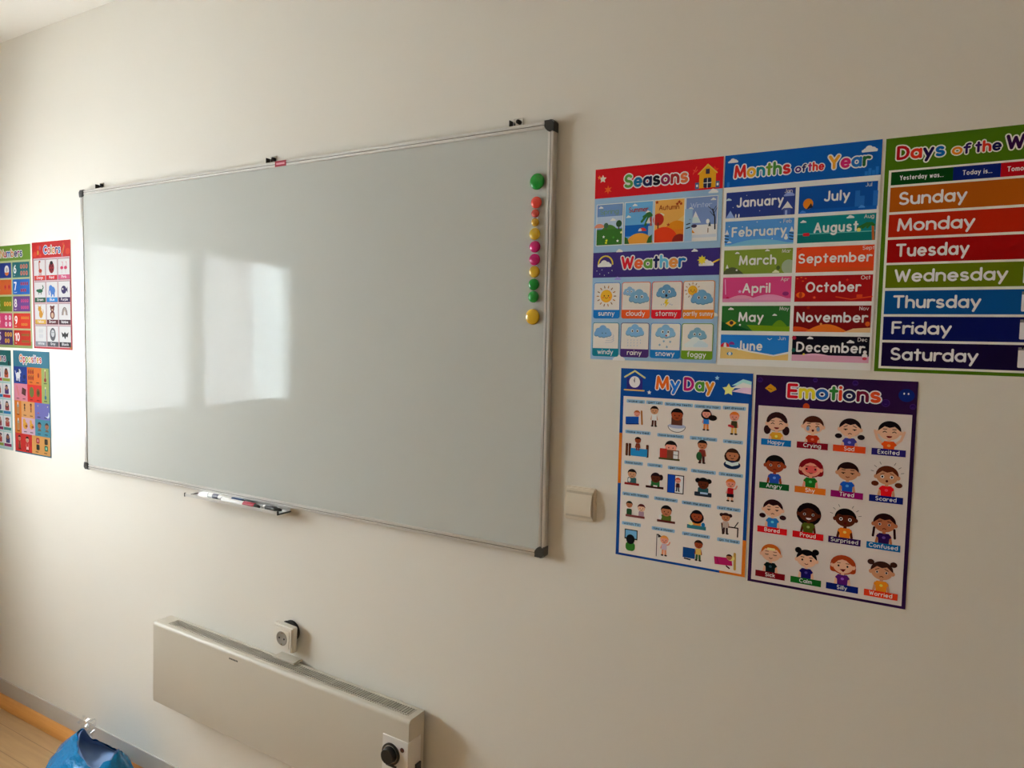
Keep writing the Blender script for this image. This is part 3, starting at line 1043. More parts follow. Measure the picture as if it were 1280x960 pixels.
def kid(a, u, v, s, skin, hair, shirt, style, mood='calm', vb=None, arms='down'):
    """Head-and-shoulders cartoon child; (u, v) face centre, s half face width, vb where the picture ends."""
    sk = SKINS[skin]
    vb = vb or v + 2.0 * s
    dk = (38, 26, 24)
    if style in ('long', 'bob', 'afro'):
        if style == 'long':
            a.ell(u, v - 0.15 * s, 1.08 * s, 1.05 * s, hair)
            for sgn in (-1, 1):
                a.ell(u + sgn * 0.95 * s, v + 0.75 * s, 0.36 * s, 0.5 * s, hair)
        elif style == 'bob':
            a.ell(u, v - 0.05 * s, 1.2 * s, 1.02 * s, hair)
            a.rrect(u - 1.22 * s, v - 0.1 * s, u + 1.22 * s, v + 0.78 * s, 0.3 * s, hair)
        else:
            a.ell(u, v + 0.05 * s, 1.22 * s, 1.22 * s, hair)
    if style == 'pig':
        for sgn in (-1, 1):
            a.ell(u + sgn * 1.05 * s, v + 0.82 * s, 0.34 * s, 0.26 * s, hair)
    if style == 'tails':
        for sgn in (-1, 1):
            a.ell(u + sgn * 1.02 * s, v - 0.85 * s, 0.32 * s, 0.28 * s, hair)
    if style == 'buns':
        for sgn in (-1, 1):
            a.ell(u + sgn * 0.85 * s, v - 0.88 * s, 0.34 * s, 0.32 * s, hair)
    if style == 'braid':
        for sgn in (-1, 1):
            a.line([(u + sgn * 0.9 * s, v + 0.5 * s), (u + sgn * 0.98 * s, v + 1.35 * s)], 0.22 * s, hair)
    # arms, body, neck
    if arms == 'up':
        for sgn in (-1, 1):
            a.line([(u + sgn * 0.5 * s, v + 1.35 * s), (u + sgn * 1.05 * s, v + 0.8 * s), (u + sgn * 1.3 * s, v + 0.0 * s)], 0.24 * s, sk)
    else:
        for sgn in (-1, 1):
            a.line([(u + sgn * 0.52 * s, v + 1.2 * s), (u + sgn * 0.66 * s, vb - 0.12 * s)], 0.24 * s, sk)
    a.poly([(u - 0.42 * s, v + 0.98 * s), (u + 0.42 * s, v + 0.98 * s), (u + 0.7 * s, v + 1.32 * s), (u + 0.5 * s, v + 1.5 * s), (u + 0.48 * s, vb), (u - 0.48 * s, vb), (u - 0.5 * s, v + 1.5 * s), (u - 0.7 * s, v + 1.32 * s)], shirt)
    a.ell(u, v + 1.42 * s, 0.16 * s, 0.14 * s, tuple(min(230, c + 50) for c in shirt), n=10)
    a.rect(u - 0.15 * s, v + 0.7 * s, u + 0.15 * s, v + 1.02 * s, sk)
    for sgn in (-1, 1):
        a.ell(u + sgn * 0.98 * s, v + 0.1 * s, 0.2 * s, 0.22 * s, sk, n=12)
    a.ell(u, v, 0.98 * s, 0.86 * s, sk, n=22)
    if mood == 'shy':
        a.ell(u, v + 0.12 * s, 0.62 * s, 0.42 * s, (186, 92, 84))
    # hair cap with a fringe
    cap = arc(u, v - 0.1 * s, 1.02 * s, 0.95 * s, 175, 365, 16)
    if style in ('long', 'afro', 'bob'):
        fr = [(u + 0.8 * s, v - 0.1 * s), (u + 0.3 * s, v - 0.52 * s), (u - 0.1 * s, v - 0.6 * s), (u - 0.5 * s, v - 0.42 * s), (u - 0.82 * s, v - 0.05 * s)]
    elif style == 'short':
        fr = [(u + 0.86 * s, v - 0.2 * s), (u + 0.66 * s, v - 0.36 * s), (u + 0.2 * s, v - 0.38 * s), (u - 0.3 * s, v - 0.32 * s), (u - 0.7 * s, v - 0.4 * s), (u - 0.86 * s, v - 0.2 * s)]
    elif style == 'sick':
        fr = [(u + 0.86 * s, v - 0.2 * s), (u + 0.6 * s, v - 0.5 * s), (u - 0.6 * s, v - 0.5 * s), (u - 0.86 * s, v - 0.2 * s)]
    else:
        fr = [(u + 0.86 * s, v - 0.15 * s), (u + 0.45 * s, v - 0.5 * s), (u, v - 0.36 * s), (u - 0.45 * s, v - 0.5 * s), (u - 0.86 * s, v - 0.15 * s)]
    a.poly(cap + fr, hair)
    if mood == 'sick':
        a.rrect(u - 0.42 * s, v - 0.62 * s, u + 0.42 * s, v - 0.36 * s, 0.1 * s, (206, 172, 120))
    ex, ey = 0.42 * s, 0.08 * s
    lw = 0.075 * s
    for sgn in (-1, 1):
        e = u + sgn * ex
        if mood in ('happy', 'crying', 'sick', 'excited'):
            a.line([(e - 0.16 * s, v + ey + 0.02 * s), (e, v + ey - (0.09 * s if mood != 'sick' else -0.05 * s)), (e + 0.16 * s, v + ey + 0.02 * s)], lw, dk, n=6)
        elif mood in ('sad', 'bored', 'tired'):
            a.line([(e - 0.16 * s, v + ey), (e + 0.16 * s, v + ey + sgn * 0.0)], lw, dk, n=6)
            a.ell(e, v + ey + 0.05 * s, 0.08 * s, 0.08 * s, dk, n=8)
        else:
            if mood in ('scared', 'surprised', 'angry', 'proud', 'worried', 'confused'):
                a.ell(e, v + ey, (0.17 if mood in ('scared', 'surprised') else 0.13) * s, (0.17 if mood in ('scared', 'surprised') else 0.13) * s, (205, 195, 185), n=12)
            a.ell(e, v + ey, 0.095 * s, 0.11 * s, dk, n=10)
        by = v - 0.22 * s
        sl = {'angry': -0.1, 'sad': 0.1, 'worried': 0.1, 'scared': 0.09, 'confused': 0.05}.get(mood, 0.0) * s * sgn
        a.line([(e - 0.16 * s, by - (sl if sgn > 0 else sl) * 0.8), (e + 0.16 * s, by + sl * 0.8)], lw * 0.9, hair if hair[0] < 90 else (110, 62, 40), n=6)
        if mood == 'crying':
            a.ell(e + sgn * 0.08 * s, v + 0.32 * s, 0.17 * s, 0.24 * s, (128, 140, 148), n=10)
    mv = v + 0.5 * s
    if mood in ('happy', 'excited', 'proud'):
        a.ell(u, mv - 0.05 * s, 0.26 * s, 0.2 * s, (236, 226, 216) if mood == 'proud' else (120, 30, 34), 0, 180, 8)
    elif mood in ('scared', 'crying', 'surprised'):
        a.ell(u, mv, 0.12 * s, 0.13 * s, (92, 26, 28), n=10)
    elif mood == 'silly':
        a.poly([(u - 0.3 * s, mv - 0.06 * s), (u + 0.3 * s, mv - 0.14 * s), (u + 0.05 * s, mv + 0.2 * s)], (112, 26, 30))
    elif mood in ('sad', 'angry', 'worried', 'confused', 'bored'):
        a.line([(u - 0.15 * s, mv + 0.06 * s), (u, mv - 0.02 * s), (u + 0.15 * s, mv + 0.06 * s)], lw, (90, 36, 30), n=6)
    else:
        a.line([(u - 0.16 * s, mv - 0.03 * s), (u, mv + 0.05 * s), (u + 0.16 * s, mv - 0.03 * s)], lw, (110, 40, 34), n=6)
    if mood in ('scared', 'surprised'):
        for sgn in (-1, 1):
            for k_ in range(3):
                an = math.radians(-62 + 24 * k_)
                a.line([(u + sgn * math.cos(an) * 1.25 * s, v + math.sin(an) * 1.2 * s - 0.1 * s), (u + sgn * math.cos(an) * 1.5 * s, v + math.sin(an) * 1.45 * s - 0.1 * s)], 0.06 * s, (120, 112, 104), n=6)


def figure(a, u, v, s, skin, hair, shirt, legs, style='short', pose=0):
    """Small full-length cartoon child: (u, v) head centre, s head half width."""
    sk = SKINS[skin]
    for sgn in (-1, 1):
        a.line([(u + sgn * 0.3 * s, v + 2.2 * s), (u + sgn * 0.36 * s, v + 3.5 * s)], 0.5 * s, legs, n=6)
        a.ell(u + sgn * 0.44 * s, v + 3.75 * s, 0.36 * s, 0.2 * s, (60, 44, 36), n=8)
    if pose == 1:
        a.line([(u + 0.5 * s, v + 1.2 * s), (u + 1.1 * s, v + 1.0 * s), (u + 1.35 * s, v + 0.4 * s)], 0.32 * s, sk, n=6)
        a.line([(u - 0.5 * s, v + 1.2 * s), (u - 0.8 * s, v + 2.1 * s)], 0.32 * s, sk, n=6)
    else:
        for sgn in (-1, 1):
            a.line([(u + sgn * 0.5 * s, v + 1.2 * s), (u + sgn * 0.74 * s, v + 2.2 * s)], 0.32 * s, sk, n=6)
    a.poly([(u - 0.6 * s, v + 0.95 * s), (u + 0.6 * s, v + 0.95 * s), (u + 0.66 * s, v + 2.4 * s), (u - 0.66 * s, v + 2.4 * s)], shirt)
    smallhead(a, u, v, s, sk, hair, style)


def smallhead(a, u, v, s, sk, hair, style):
    dk = (44, 30, 26)
    if style in ('long', 'bob'):
        a.ell(u, v + 0.25 * s, 1.25 * s, 1.1 * s, hair, n=14)
    if style == 'buns':
        for sgn in (-1, 1):
            a.ell(u + sgn * 0.95 * s, v - 0.5 * s, 0.5 * s, 0.45 * s, hair, n=10)
    if style == 'tail':
        a.ell(u + 1.05 * s, v - 0.2 * s, 0.45 * s, 0.6 * s, hair, n=10)
    a.ell(u, v, 0.98 * s, 0.95 * s, sk, n=14)
    a.poly(arc(u, v - 0.08 * s, 1.04 * s, 1.0 * s, 178, 362, 12) + [(u + 0.7 * s, v - 0.4 * s), (u - 0.7 * s, v - 0.4 * s)], hair)
    for sgn in (-1, 1):
        a.ell(u + sgn * 0.36 * s, v + 0.12 * s, 0.1 * s, 0.12 * s, dk, n=6)
    a.line([(u - 0.22 * s, v + 0.5 * s), (u, v + 0.6 * s), (u + 0.22 * s, v + 0.5 * s)], 0.1 * s, dk, n=4)


RED, ORA, YEL, GRN, BLU, NAV, PUR, MAG_, TEA = (168, 28, 34), (186, 88, 34), (190, 150, 50), (70, 112, 44), (24, 90, 138), (28, 32, 70), (62, 24, 78), (160, 30, 84), (20, 104, 112)

# ---- Seasons / Weather
root, sh = poster('wall_poster', 'poster headed Seasons and Weather, nearest the whiteboard in the upper row', 1.9925, 0.8847, 280.5, 418, (128, 148, 158))
a = sh
a.rect(0, 0, 280.5, 63.5, (170, 22, 28))
a.rect(0, 182, 280.5, 237, (58, 44, 96))
for u, v, s in ((62, 180, 7), (228, 186, 6), (262, 68, 9), (60, 240, 7)):
    a.cloud(u, v, s, (196, 186, 190) if v < 200 else (130, 120, 160))
a.cloud(68, 414, 13, (196, 190, 190)); a.cloud(272, 318, 9, (200, 190, 186))
a.star(18, 22, 9, (214, 172, 150), 0.5, 5); a.star(10, 18, 5, (200, 110, 60), 0.5, 5); a.star(31, 46, 10, (196, 84, 34), 0.4, 6)
a.star(263, 26, 9, (190, 50, 26), 0.55, 5); a.line([(219, 30), (226, 16)], 1.6, (190, 70, 50)); a.line([(219, 22), (223, 24)], 1.6, (190, 70, 50)); a.line([(224, 26), (228, 22)], 1.6, (190, 70, 50))
# little barn
a.poly([(232, 30), (249, 14), (266, 30), (266, 60), (232, 60)], (206, 132, 30))
a.line([(230, 31), (249, 13), (268, 31)], 2.5, (214, 150, 60))
a.rrect(241, 40, 257, 60, 3, (40, 44, 60)); a.line([(249, 41), (249, 60)], 1.4, (220, 214, 200)); a.line([(241, 50), (257, 50)], 1.4, (220, 214, 200))
a.rect(245, 22, 253, 32, (60, 48, 60))
for u in (228, 270):
    a.rect(u - 4, 48, u + 4, 61, (70, 84, 110)); a.rect(u - 2, 52, u + 2, 57, (200, 200, 190))
# rainbow and moon-and-cloud on the purple band
a.line(arc(30, 208, 17, 18, 180, 360, 10), 3.2, (206, 160, 60), n=8)
a.cloud(28, 208, 15, (206, 198, 200))
for u, v in ((10, 222), (17, 229), (28, 232), (38, 227), (46, 222), (22, 220)):
    a.ell(u, v, 0.9, 1.3, (180, 176, 196), n=6)
a.line([(262, 214), (279, 206)], 3, (200, 150, 50)); a.cloud(253, 213, 14, (206, 198, 196)); a.star(244, 206, 10, (204, 166, 50), 0.6, 8)
sh.build('sheet', root)
CUR[0] = sh.t + 0.00006
a = Art()
a.text('Seasons', 68, 46, 29, RED, 0.2, 0.03, 141, outline=(214, 200, 180), ow=0.09, n=10, rise=0.0, colors=[(84, 128, 56), (26, 98, 128), (30, 30, 62), (24, 22, 32), (124, 32, 64), (140, 38, 38), (196, 98, 56)])
a.build('title', root)
a = Art()
a.text('Weather', 67, 220, 28, RED, 0.2, 0.03, 142, outline=(214, 200, 190), ow=0.09, n=10, colors=[(176, 26, 40), (196, 84, 44), (88, 124, 50), (22, 26, 66), (90, 150, 186), (204, 122, 60), (28, 100, 140)])
a.build('title', root)


def season_card(u0, u1, name, col, paint):
    a = Art()
    a.rect(u0 - 1.6, 76.5, u1 + 1.6, 167.5, (196, 198, 190))
    paint(a, u0, u1)
    a.text(name, (u0 + u1) / 2 - 1, 99, 11, col, 0.13, 0.05, 44 if len(name) > 4 else 34, 'c', n=6)
    a.build('season_picture', root)


def p_spring(a, u0, u1):
    a.rect(u0, 78, u1, 166, (98, 120, 148)); a.rect(u0, 104, u1, 130, (150, 158, 172))
    a.ell(u0 + 6, 128, 12, 9, (206, 120, 92), 180, 360); a.hill(u0, u1, 146, 122, (66, 104, 42)); a.rect(u0, 132, u1, 166, (54, 96, 36))
    a.tree(u0 + 22, 126, 12, (60, 84, 60), (90, 60, 40)); a.tree(u1 - 8, 124, 15, (46, 74, 40), (80, 54, 36))
    a.cloud(u0 + 38, 112, 6, (206, 206, 206)); a.cloud(u0 + 9, 84, 5, (206, 206, 206))
    for x, y, c in ((24, 156, (214, 178, 40)), (17, 148, (206, 200, 190)), (50, 158, (206, 200, 190)), (58, 140, (214, 190, 120)), (23, 161, (214, 178, 40)), (40, 150, (70, 130, 50))):
        a.star(u0 + x, y, 3.4, c, 0.5, 5)


def p_summer(a, u0, u1):
    a.rect(u0, 78, u1, 166, (92, 140, 166)); a.rect(u0, 126, u1, 150, (22, 84, 140))
    a.cloud(u0 + 22, 84, 5, (190, 206, 210)); a.cloud(u0 + 8, 108, 5, (206, 210, 206)); a.cloud(u0 + 52, 100, 5, (206, 210, 206))
    a.line([(u1 - 4, 106), (u1 - 2, 166)], 4, (150, 66, 40))
    for dx, dy in ((-24, 12), (-20, 2), (-16, 20), (-12, -4)):
        a.line([(u1 - 2, 108), (u1 + dx * 0.55, 104 + dy * 0.3), (u1 + dx, 108 + dy)], 5, (48, 92, 44))
    a.poly([(u1 - 14, 124), (u1 - 4, 124), (u1 - 8, 112)], (206, 200, 190))
    a.ell(u0 + 34, 168, 30, 24, (196, 128, 50), 180, 360); a.poly([(u0, 166), (u0, 150), (u0 + 7, 154), (u0 + 11, 166)], (44, 84, 40)); a.poly([(u1, 166), (u1, 148), (u1 - 8, 154), (u1 - 12, 166)], (44, 84, 40))
    a.rect(u0 - 1.6, 166, u1 + 1.6, 167.5, (196, 198, 190))
    a.ell(u0 + 40, 140, 9, 7, (176, 50, 44), 180, 360); a.ell(u0 + 35, 140, 4, 6, (214, 204, 196), 180, 360)


def p_autumn(a, u0, u1):
    a.rect(u0, 78, u1, 166, (206, 136, 66)); a.cloud(u0 + 14, 108, 6, (214, 186, 150))
    a.poly([(u0 + 34, 134), (u1, 112), (u1, 134)], (206, 150, 90)); a.hill(u0 + 10, u1 + 24, 150, 122, (198, 116, 26)); a.rect(u0, 140, u1, 166, (200, 106, 30))
    a.ell(u0 + 8, 118, 12, 13, (150, 36, 26)); a.rect(u0 + 6, 124, u0 + 9, 142, (96, 40, 24))
    a.ell(u0 + 20, 166, 32, 32, (186, 56, 24), 180, 360); a.ell(u1 - 8, 166, 16, 16, (120, 34, 26), 180, 360)
    a.poly([(u0 - 14, 130), (u0, 130), (u0, 167), (u0 - 14, 167)], (128, 148, 158)); a.rect(u1, 100, u1 + 18, 167, (128, 148, 158))
    a.rect(u0 - 1.6, 76.5, u0, 167.5, (196, 198, 190)); a.rect(u1, 76.5, u1 + 1.6, 167.5, (196, 198, 190))
    for x, y in ((52, 84), (56, 88), (48, 88), (30, 130), (4, 82)):
        a.star(u0 + x, y, 4, (140, 50, 26), 0.5, 5)


def p_winter(a, u0, u1):
    a.rect(u0, 78, u1, 166, (108, 122, 150)); a.rect(u0, 134, u1, 166, (196, 192, 188)); a.rect(u0, 154, u1, 160, (170, 168, 166))
    a.poly([(u0 + 10, 130), (u0 + 20, 106), (u0 + 32, 130)], (168, 174, 184)); a.poly([(u0 + 15, 118), (u0 + 20, 106), (u0 + 26, 118)], (214, 212, 208))
    a.cloud(u0 + 56, 84, 5, (210, 210, 208)); a.cloud(u0 + 10, 100, 5, (210, 210, 208)); a.poly([(u0 + 2, 120), (u0 + 5, 112), (u0 + 9, 120)], (206, 206, 204))
    for v in (124, 132, 140):
        a.line([(u0 + 2, v), (u0 + 9, v - 2)], 2.4, (44, 48, 58))
    a.line([(u1 - 3, 144), (u1 - 4, 120), (u1 - 9, 104)], 2.6, (38, 36, 48))
    for q in (((-4, 120), (-14, 108)), ((-6, 112), (0, 102)), ((-9, 106), (-18, 98)), ((-8, 108), (-2, 98))):
        a.line([(u1 + q[0][0], q[0][1]), (u1 + q[1][0], q[1][1])], 1.2, (48, 48, 62))
    a.ell(u0 + 18, 136, 6, 3.5, (60, 50, 66)); a.ell(u0 + 46, 128, 3.5, 5, (206, 204, 200)); a.pine(u1 - 14, 132, 8, (44, 54, 62)); a.line([(u1 - 17, 142), (u1 - 17, 150)], 2, (120, 100, 84))


season_card(7, 67, 'Spring', (98, 120, 96), p_spring)
season_card(73, 135, 'Summer', (150, 36, 40), p_summer)
season_card(140, 203, 'Autumn', (130, 48, 24), p_autumn)
season_card(207, 271, 'Winter', (150, 156, 172), p_winter)
CL = (104, 136, 150)


def cloudface(a, u, v, s, rgb=CL, sad=False, eyes=True):
    for dv, cc, q in ((0.05, tuple(int(c * 0.84) for c in rgb), 1.0), (-0.02, rgb, 0.95)):
        a.up()
        for du, dw, r in ((0, -0.3, 0.5), (-0.5, -0.08, 0.42), (0.5, -0.06, 0.42), (-0.78, 0.16, 0.28), (0.78, 0.16, 0.28), (-0.3, 0.2, 0.36), (0.12, 0.24, 0.36), (0.45, 0.2, 0.32)):
            a.ell(u + du * s, v + dw * s + dv * s, r * s * q, r * s * q, cc, n=14, up=False)
    if eyes:
        for sgn in (-1, 1):
            a.ell(u + sgn * 0.3 * s, v - 0.05 * s, 0.15 * s, 0.17 * s, (214, 206, 200), n=10); a.ell(u + sgn * 0.28 * s, v - 0.03 * s, 0.08 * s, 0.1 * s, (26, 24, 28), n=8)


def sunface(a, u, v, r, rays=12):
    for k_ in range(rays):
        an = 2 * PI * k_ / rays
        a.line([(u + math.cos(an) * r * 1.3, v + math.sin(an) * r * 1.3), (u + math.cos(an) * r * 1.6, v + math.sin(an) * r * 1.6)], r * 0.16, (150, 100, 50) if k_ % 2 else (120, 86, 60), n=6)
    a.ell(u, v, r, r, (206, 132, 32)); a.ell(u - r * 0.1, v - r * 0.1, r * 0.8, r * 0.8, (212, 142, 40))
    for sgn in (-1, 1):
        a.ell(u + sgn * r * 0.36, v - r * 0.05, r * 0.1, r * 0.12, (70, 40, 20), n=8); a.ell(u + sgn * r * 0.55, v + r * 0.22, r * 0.16, r * 0.12, (200, 96, 40), n=8)
    a.line(arc(u, v + r * 0.1, r * 0.25, r * 0.25, 20, 160, 5), r * 0.08, (120, 50, 20), n=6)


WC = [('sunny', (20, 98, 148)), ('cloudy', (190, 74, 30)), ('stormy', (180, 24, 36)), ('partly sunny', (196, 108, 26)),
      ('windy', (24, 108, 118)), ('rainy', (70, 44, 92)), ('snowy', (28, 104, 150)), ('foggy', (96, 124, 30))]
for i, (word, col) in enumerate(WC):
    u0 = (4, 71, 139, 207)[i % 4]
    u1 = (67, 136, 205, 273)[i % 4]
    v0, vl, v1 = ((248, 308, 327), (336, 393, 411))[i // 4]
    a = Art()
    a.rrect(u0, v0, u1, v1, 5, col); a.rrect(u0 + 1.3, v0 + 1.3, u1 - 1.3, vl + 6, 4, WH); a.rect(u0, vl, u1, vl + 7, col)
    c = (u0 + u1) / 2
    m = (v0 + vl) / 2
    if i == 0: sunface(a, c - 1, m, 14, 14)
    if i == 1: cloudface(a, c - 15, m - 9, 14, (118, 142, 154)); cloudface(a, c + 7, m + 3, 22)
    if i == 2:
        cloudface(a, c - 1, m - 7, 21, (92, 128, 146)); a.ell(c - 1, m + 0, 2.4, 3, (40, 24, 30))
        a.poly([(c - 2, m + 8), (c + 4, m + 8), (c + 1, m + 14), (c + 6, m + 14), (c - 3, m + 25), (c - 1, m + 17), (c - 5, m + 17)], (206, 156, 40))
        for q in (-11, -6, 8, 12): a.ell(c + q, m + 16 + abs(q) * 0.3, 0.8, 1.4, (90, 110, 140), n=6)
    if i == 3: sunface(a, c - 13, m - 10, 10, 12); cloudface(a, c + 7, m + 6, 22, (96, 132, 148))
    if i == 4:
        cloudface(a, c - 7, m - 7, 20, (104, 138, 160), eyes=False)
        for sgn in (-1, 1): a.ell(c - 4 + sgn * 4, m - 5, 1.1, 1.4, (40, 50, 60), n=6)
        for q in (0, 5, 10): a.line([(c + 2 - q * 0.3, m + 6 + q), (c + 14, m + 5 + q), (c + 20, m + 1 + q), (c + 17, m - 2 + q)], 1, (150, 150, 150), n=6)
    if i == 5:
        cloudface(a, c, m - 10, 20, (112, 146, 162))
        for q in range(14): a.line([(c - 15 + (q % 5) * 7.2, m + 8 + (q // 5) * 6), (c - 15.6 + (q % 5) * 7.2, m + 10 + (q // 5) * 6)], 0.9, (120, 140, 160), n=4)
    if i == 6:
        cloudface(a, c, m - 9, 21, (116, 148, 160)); a.ell(c + 6, m - 4, 3.4, 3.6, (204, 214, 214)); a.ell(c + 2, m - 2, 2, 2, (150, 60, 60))
        for q, (x, y) in enumerate(((-12, 18), (-3, 10), (4, 22), (11, 11))): a.star(c + x, m + y, 3.6, (100, 130, 140), 0.35, 6)
    if i == 7: cloudface(a, c, m - 5, 19, (110, 142, 150)); a.cloud(c - 2, m + 13, 22, (178, 178, 176)); a.cloud(c + 8, m + 15, 14, (168, 172, 172))
    big = 11.5 if i != 3 else 10
    a.text(word, c, vl + 13.2 + (0 if i != 3 else -0.5), big, (214, 200, 186), 0.15, 0.1, 62 if i == 3 else None, 'c', n=6)
    a.build('weather_card', root)

# ---- Months
root, sh = poster('wall_poster', 'blue-headed poster of the twelve months, between the seasons and days posters', 2.2758, 0.8849, 282.3, 420.4, (188, 176, 162))
sh.rect(0, 0, 282.3, 63.5, (12, 76, 132))
sh.cloud(16, 12, 9, (198, 184, 178)); sh.cloud(262, 16, 12, (198, 184, 178))
for u, h_ in ((8, 10), (258, 8), (264, 13), (270, 9), (276, 15)):
    sh.rect(u - 2.6, 63 - h_, u + 2.6, 63, (36, 98, 150))
sh.build('sheet', root)
CUR[0] = sh.t + 0.00006
a = Art()
OUT = (212, 200, 186)
a.text('Months', 19, 47, 26, RED, 0.2, 0.03, 107, outline=OUT, ow=0.09, n=10, colors=[(176, 40, 34), (190, 140, 44), (24, 104, 110), (96, 122, 40), (64, 110, 50), (170, 40, 40)])
a.text('of', 134, 46, 15, RED, 0.2, 0.05, 20, outline=OUT, ow=0.12, n=8, colors=[(64, 30, 96), (28, 30, 72)])
a.text('the', 157, 46, 17, RED, 0.2, 0.05, 29, outline=OUT, ow=0.11, n=8, colors=[(150, 36, 88), (180, 50, 36), (170, 30, 40)])
a.text('Year', 193, 46, 26, RED, 0.2, 0.03, 71, outline=OUT, ow=0.09, n=10, colors=[(194, 130, 40), (166, 36, 84), (32, 92, 140), (34, 88, 48)])
a.build('title', root)
MON = [('January', (44, 56, 106), 'Jan', 89), ('February', (76, 124, 164), 'Feb', 105), ('March', (112, 124, 46), 'Mar', 72), ('April', (176, 62, 100), 'Apr', 54),
       ('May', (44, 92, 40), 'May', 49), ('June', (36, 104, 156), 'Jun', 49), ('July', (14, 68, 124), 'Jul', 44), ('August', (18, 110, 106), 'Aug', 77),
       ('September', (184, 62, 26), 'Sept', 128), ('October', (142, 20, 22), 'Oct', 96), ('November', (108, 16, 18), 'Nov', 124), ('December', (16, 14, 26), 'Dec', 120)]
VR = [(74, 125), (131.5, 181), (189, 237), (243.5, 293), (300.5, 350.5), (358.5, 407)]
for i, (word, col, ab, wd) in enumerate(MON):
    u0, u1 = (5.5, 137) if i < 6 else (143.5, 278.5)
    v0, v1 = VR[i % 6]
    a = Art()
    a.rect(u0, v0, u1, v1, col)
    if i == 0:
        a.poly([(u0, v1), (u0 + 9, v1 - 15), (u0 + 18, v1)], (124, 140, 176)); a.cloud(u0 + 120, v0 + 12, 9, (120, 128, 158)); a.cloud(u0 + 5, v0 + 14, 5, (160, 168, 190))
        a.poly([(u1 - 24, v1 - 12), (u1 - 14, v1 - 26), (u1 - 4, v1 - 12)], (190, 196, 204)); a.rect(u1 - 21, v1 - 13, u1 - 8, v1, (60, 72, 120)); a.rect(u1 - 18, v1 - 9, u1 - 14, v1, (130, 140, 176))
        for x in (20, 26): a.ell(u0 + x, v1 - 4, 1.6, 4, (180, 186, 200), n=8)
        for x, y in ((14, 30), (40, 8), (66, 40), (84, 10), (108, 40), (30, 16)): a.ell(u0 + x, v0 + y, 0.8, 0.8, (190, 196, 210), n=6)
    if i == 1:
        a.hill(u0, u1, v1, v1 - 12, (104, 150, 184)); a.rect(u0, v1 - 3, u1, v1, (110, 154, 186))
        for uu in (u0 + 3, u1 - 5):
            for v in (v0 + 28, v0 + 34, v0 + 40): a.line([(uu - 3, v), (uu + 4, v + 1.5)], 2, (30, 50, 80))
            a.poly([(uu - 3, v0 + 26), (uu + 1, v0 + 16), (uu + 5, v0 + 26)], (206, 210, 212))
        a.ell(u1 - 14, v1 - 12, 3.6, 3.6, (212, 210, 204)); a.ell(u1 - 14, v1 - 17, 2.4, 2.4, (212, 210, 204)); a.cloud(u0 + 9, v1 - 8, 4, (200, 208, 212))
        for x, y in ((8, 10), (34, 12), (62, 4), (106, 7), (92, 38)): a.ell(u0 + x, v0 + y, 1.2, 1.2, (206, 212, 214), n=6)
    if i == 2:
        a.hill(u0 - 6, u0 + 40, v1, v1 - 14, (74, 78, 50)); a.ell(u1 - 7, v1 - 12, 13, 14, (136, 142, 112)); a.rect(u1, v0, u1 + 6.5, v1, (188, 176, 162)); a.rect(u0 - 6, v1 - 14, u0, v1, (188, 176, 162))
        a.cloud(u0 + 26, v0 + 6, 4, (206, 206, 180)); a.cloud(u0 + 84, v0 + 3, 4, (206, 206, 180)); a.tree(u1 - 26, v1 - 9, 8, (70, 84, 40), (90, 70, 40)); a.ell(u0 + 26, v1 - 8, 2, 2, (214, 206, 180), n=8); a.poly([(u0 + 4, v1 - 12), (u0 + 7, v1 - 20), (u0 + 10, v1 - 12)], (210, 206, 180))
        a.cloud(u1 - 30, v1 - 3, 6, (180, 180, 140))
    if i == 3:
        a.hill(u0, u0 + 76, v1, v1 - 14, (186, 124, 138)); a.rect(u0, v1 - 7, u1, v1, (178, 118, 138)); a.hill(u0 + 50, u1, v1 - 4, v1 - 15, (186, 122, 142)); a.ell(u0 + 10, v1 - 9, 3, 2, (170, 34, 70), n=8)
        a.star(u0 + 34, v1 - 21, 4, (212, 140, 170), 0.5, 5); a.line([(u0 + 4, v0 + 4), (u0 + 6, v1 - 16)], 2, (206, 130, 150)); a.ell(u1 - 10, v1 - 16, 6, 4, (130, 44, 90)); a.ell(u1 - 3, v0 + 3, 3, 2.4, (200, 60, 90))
    if i == 4:
        a.poly([(u0, v1), (u0, v1 - 18), (u0 + 20, v1 - 14), (u0 + 62, v1)], (22, 70, 34)); a.poly([(u0 + 50, v1 - 12), (u1, v1 - 10), (u1, v1), (u0 + 62, v1)], (104, 128, 22)); a.hill(u1 - 34, u1 - 4, v1 - 9, v1 - 22, (92, 122, 26))
        a.poly([(u0 + 8, v1 - 15), (u0 + 20, v1 - 22), (u0 + 30, v1 - 16), (u0 + 20, v1 - 8)], (198, 140, 44)); a.ell(u0 + 20, v1 - 16, 4, 4, (60, 40, 40)); a.cloud(u0 + 18, v0 + 6, 5, (206, 206, 190)); a.cloud(u0 + 103, v0 + 18, 4, (206, 206, 190)); a.ell(u0 + 37, v1 - 12, 2, 2, (214, 206, 190), n=8)
    if i == 5:
        a.poly([(u0, v1), (u0, v1 - 26), (u0 + 30, v1 - 22), (u0 + 58, v1 - 17), (u0 + 104, v1 - 10), (u1, v1 - 17), (u1, v1)], (206, 200, 190)); a.poly([(u0, v1), (u0, v1 - 24), (u0 + 30, v1 - 20), (u0 + 58, v1 - 14), (u0 + 104, v1 - 7), (u1, v1 - 13), (u1, v1)], (198, 154, 92))
        a.ell(u0 + 9, v0 + 25, 9, 9, (176, 40, 44), 180, 360); a.ell(u0 + 9, v0 + 25, 3, 9, (212, 200, 190), 180, 360); a.ell(u0 + 22, v0 + 20, 6, 6, (120, 50, 110), 180, 360)
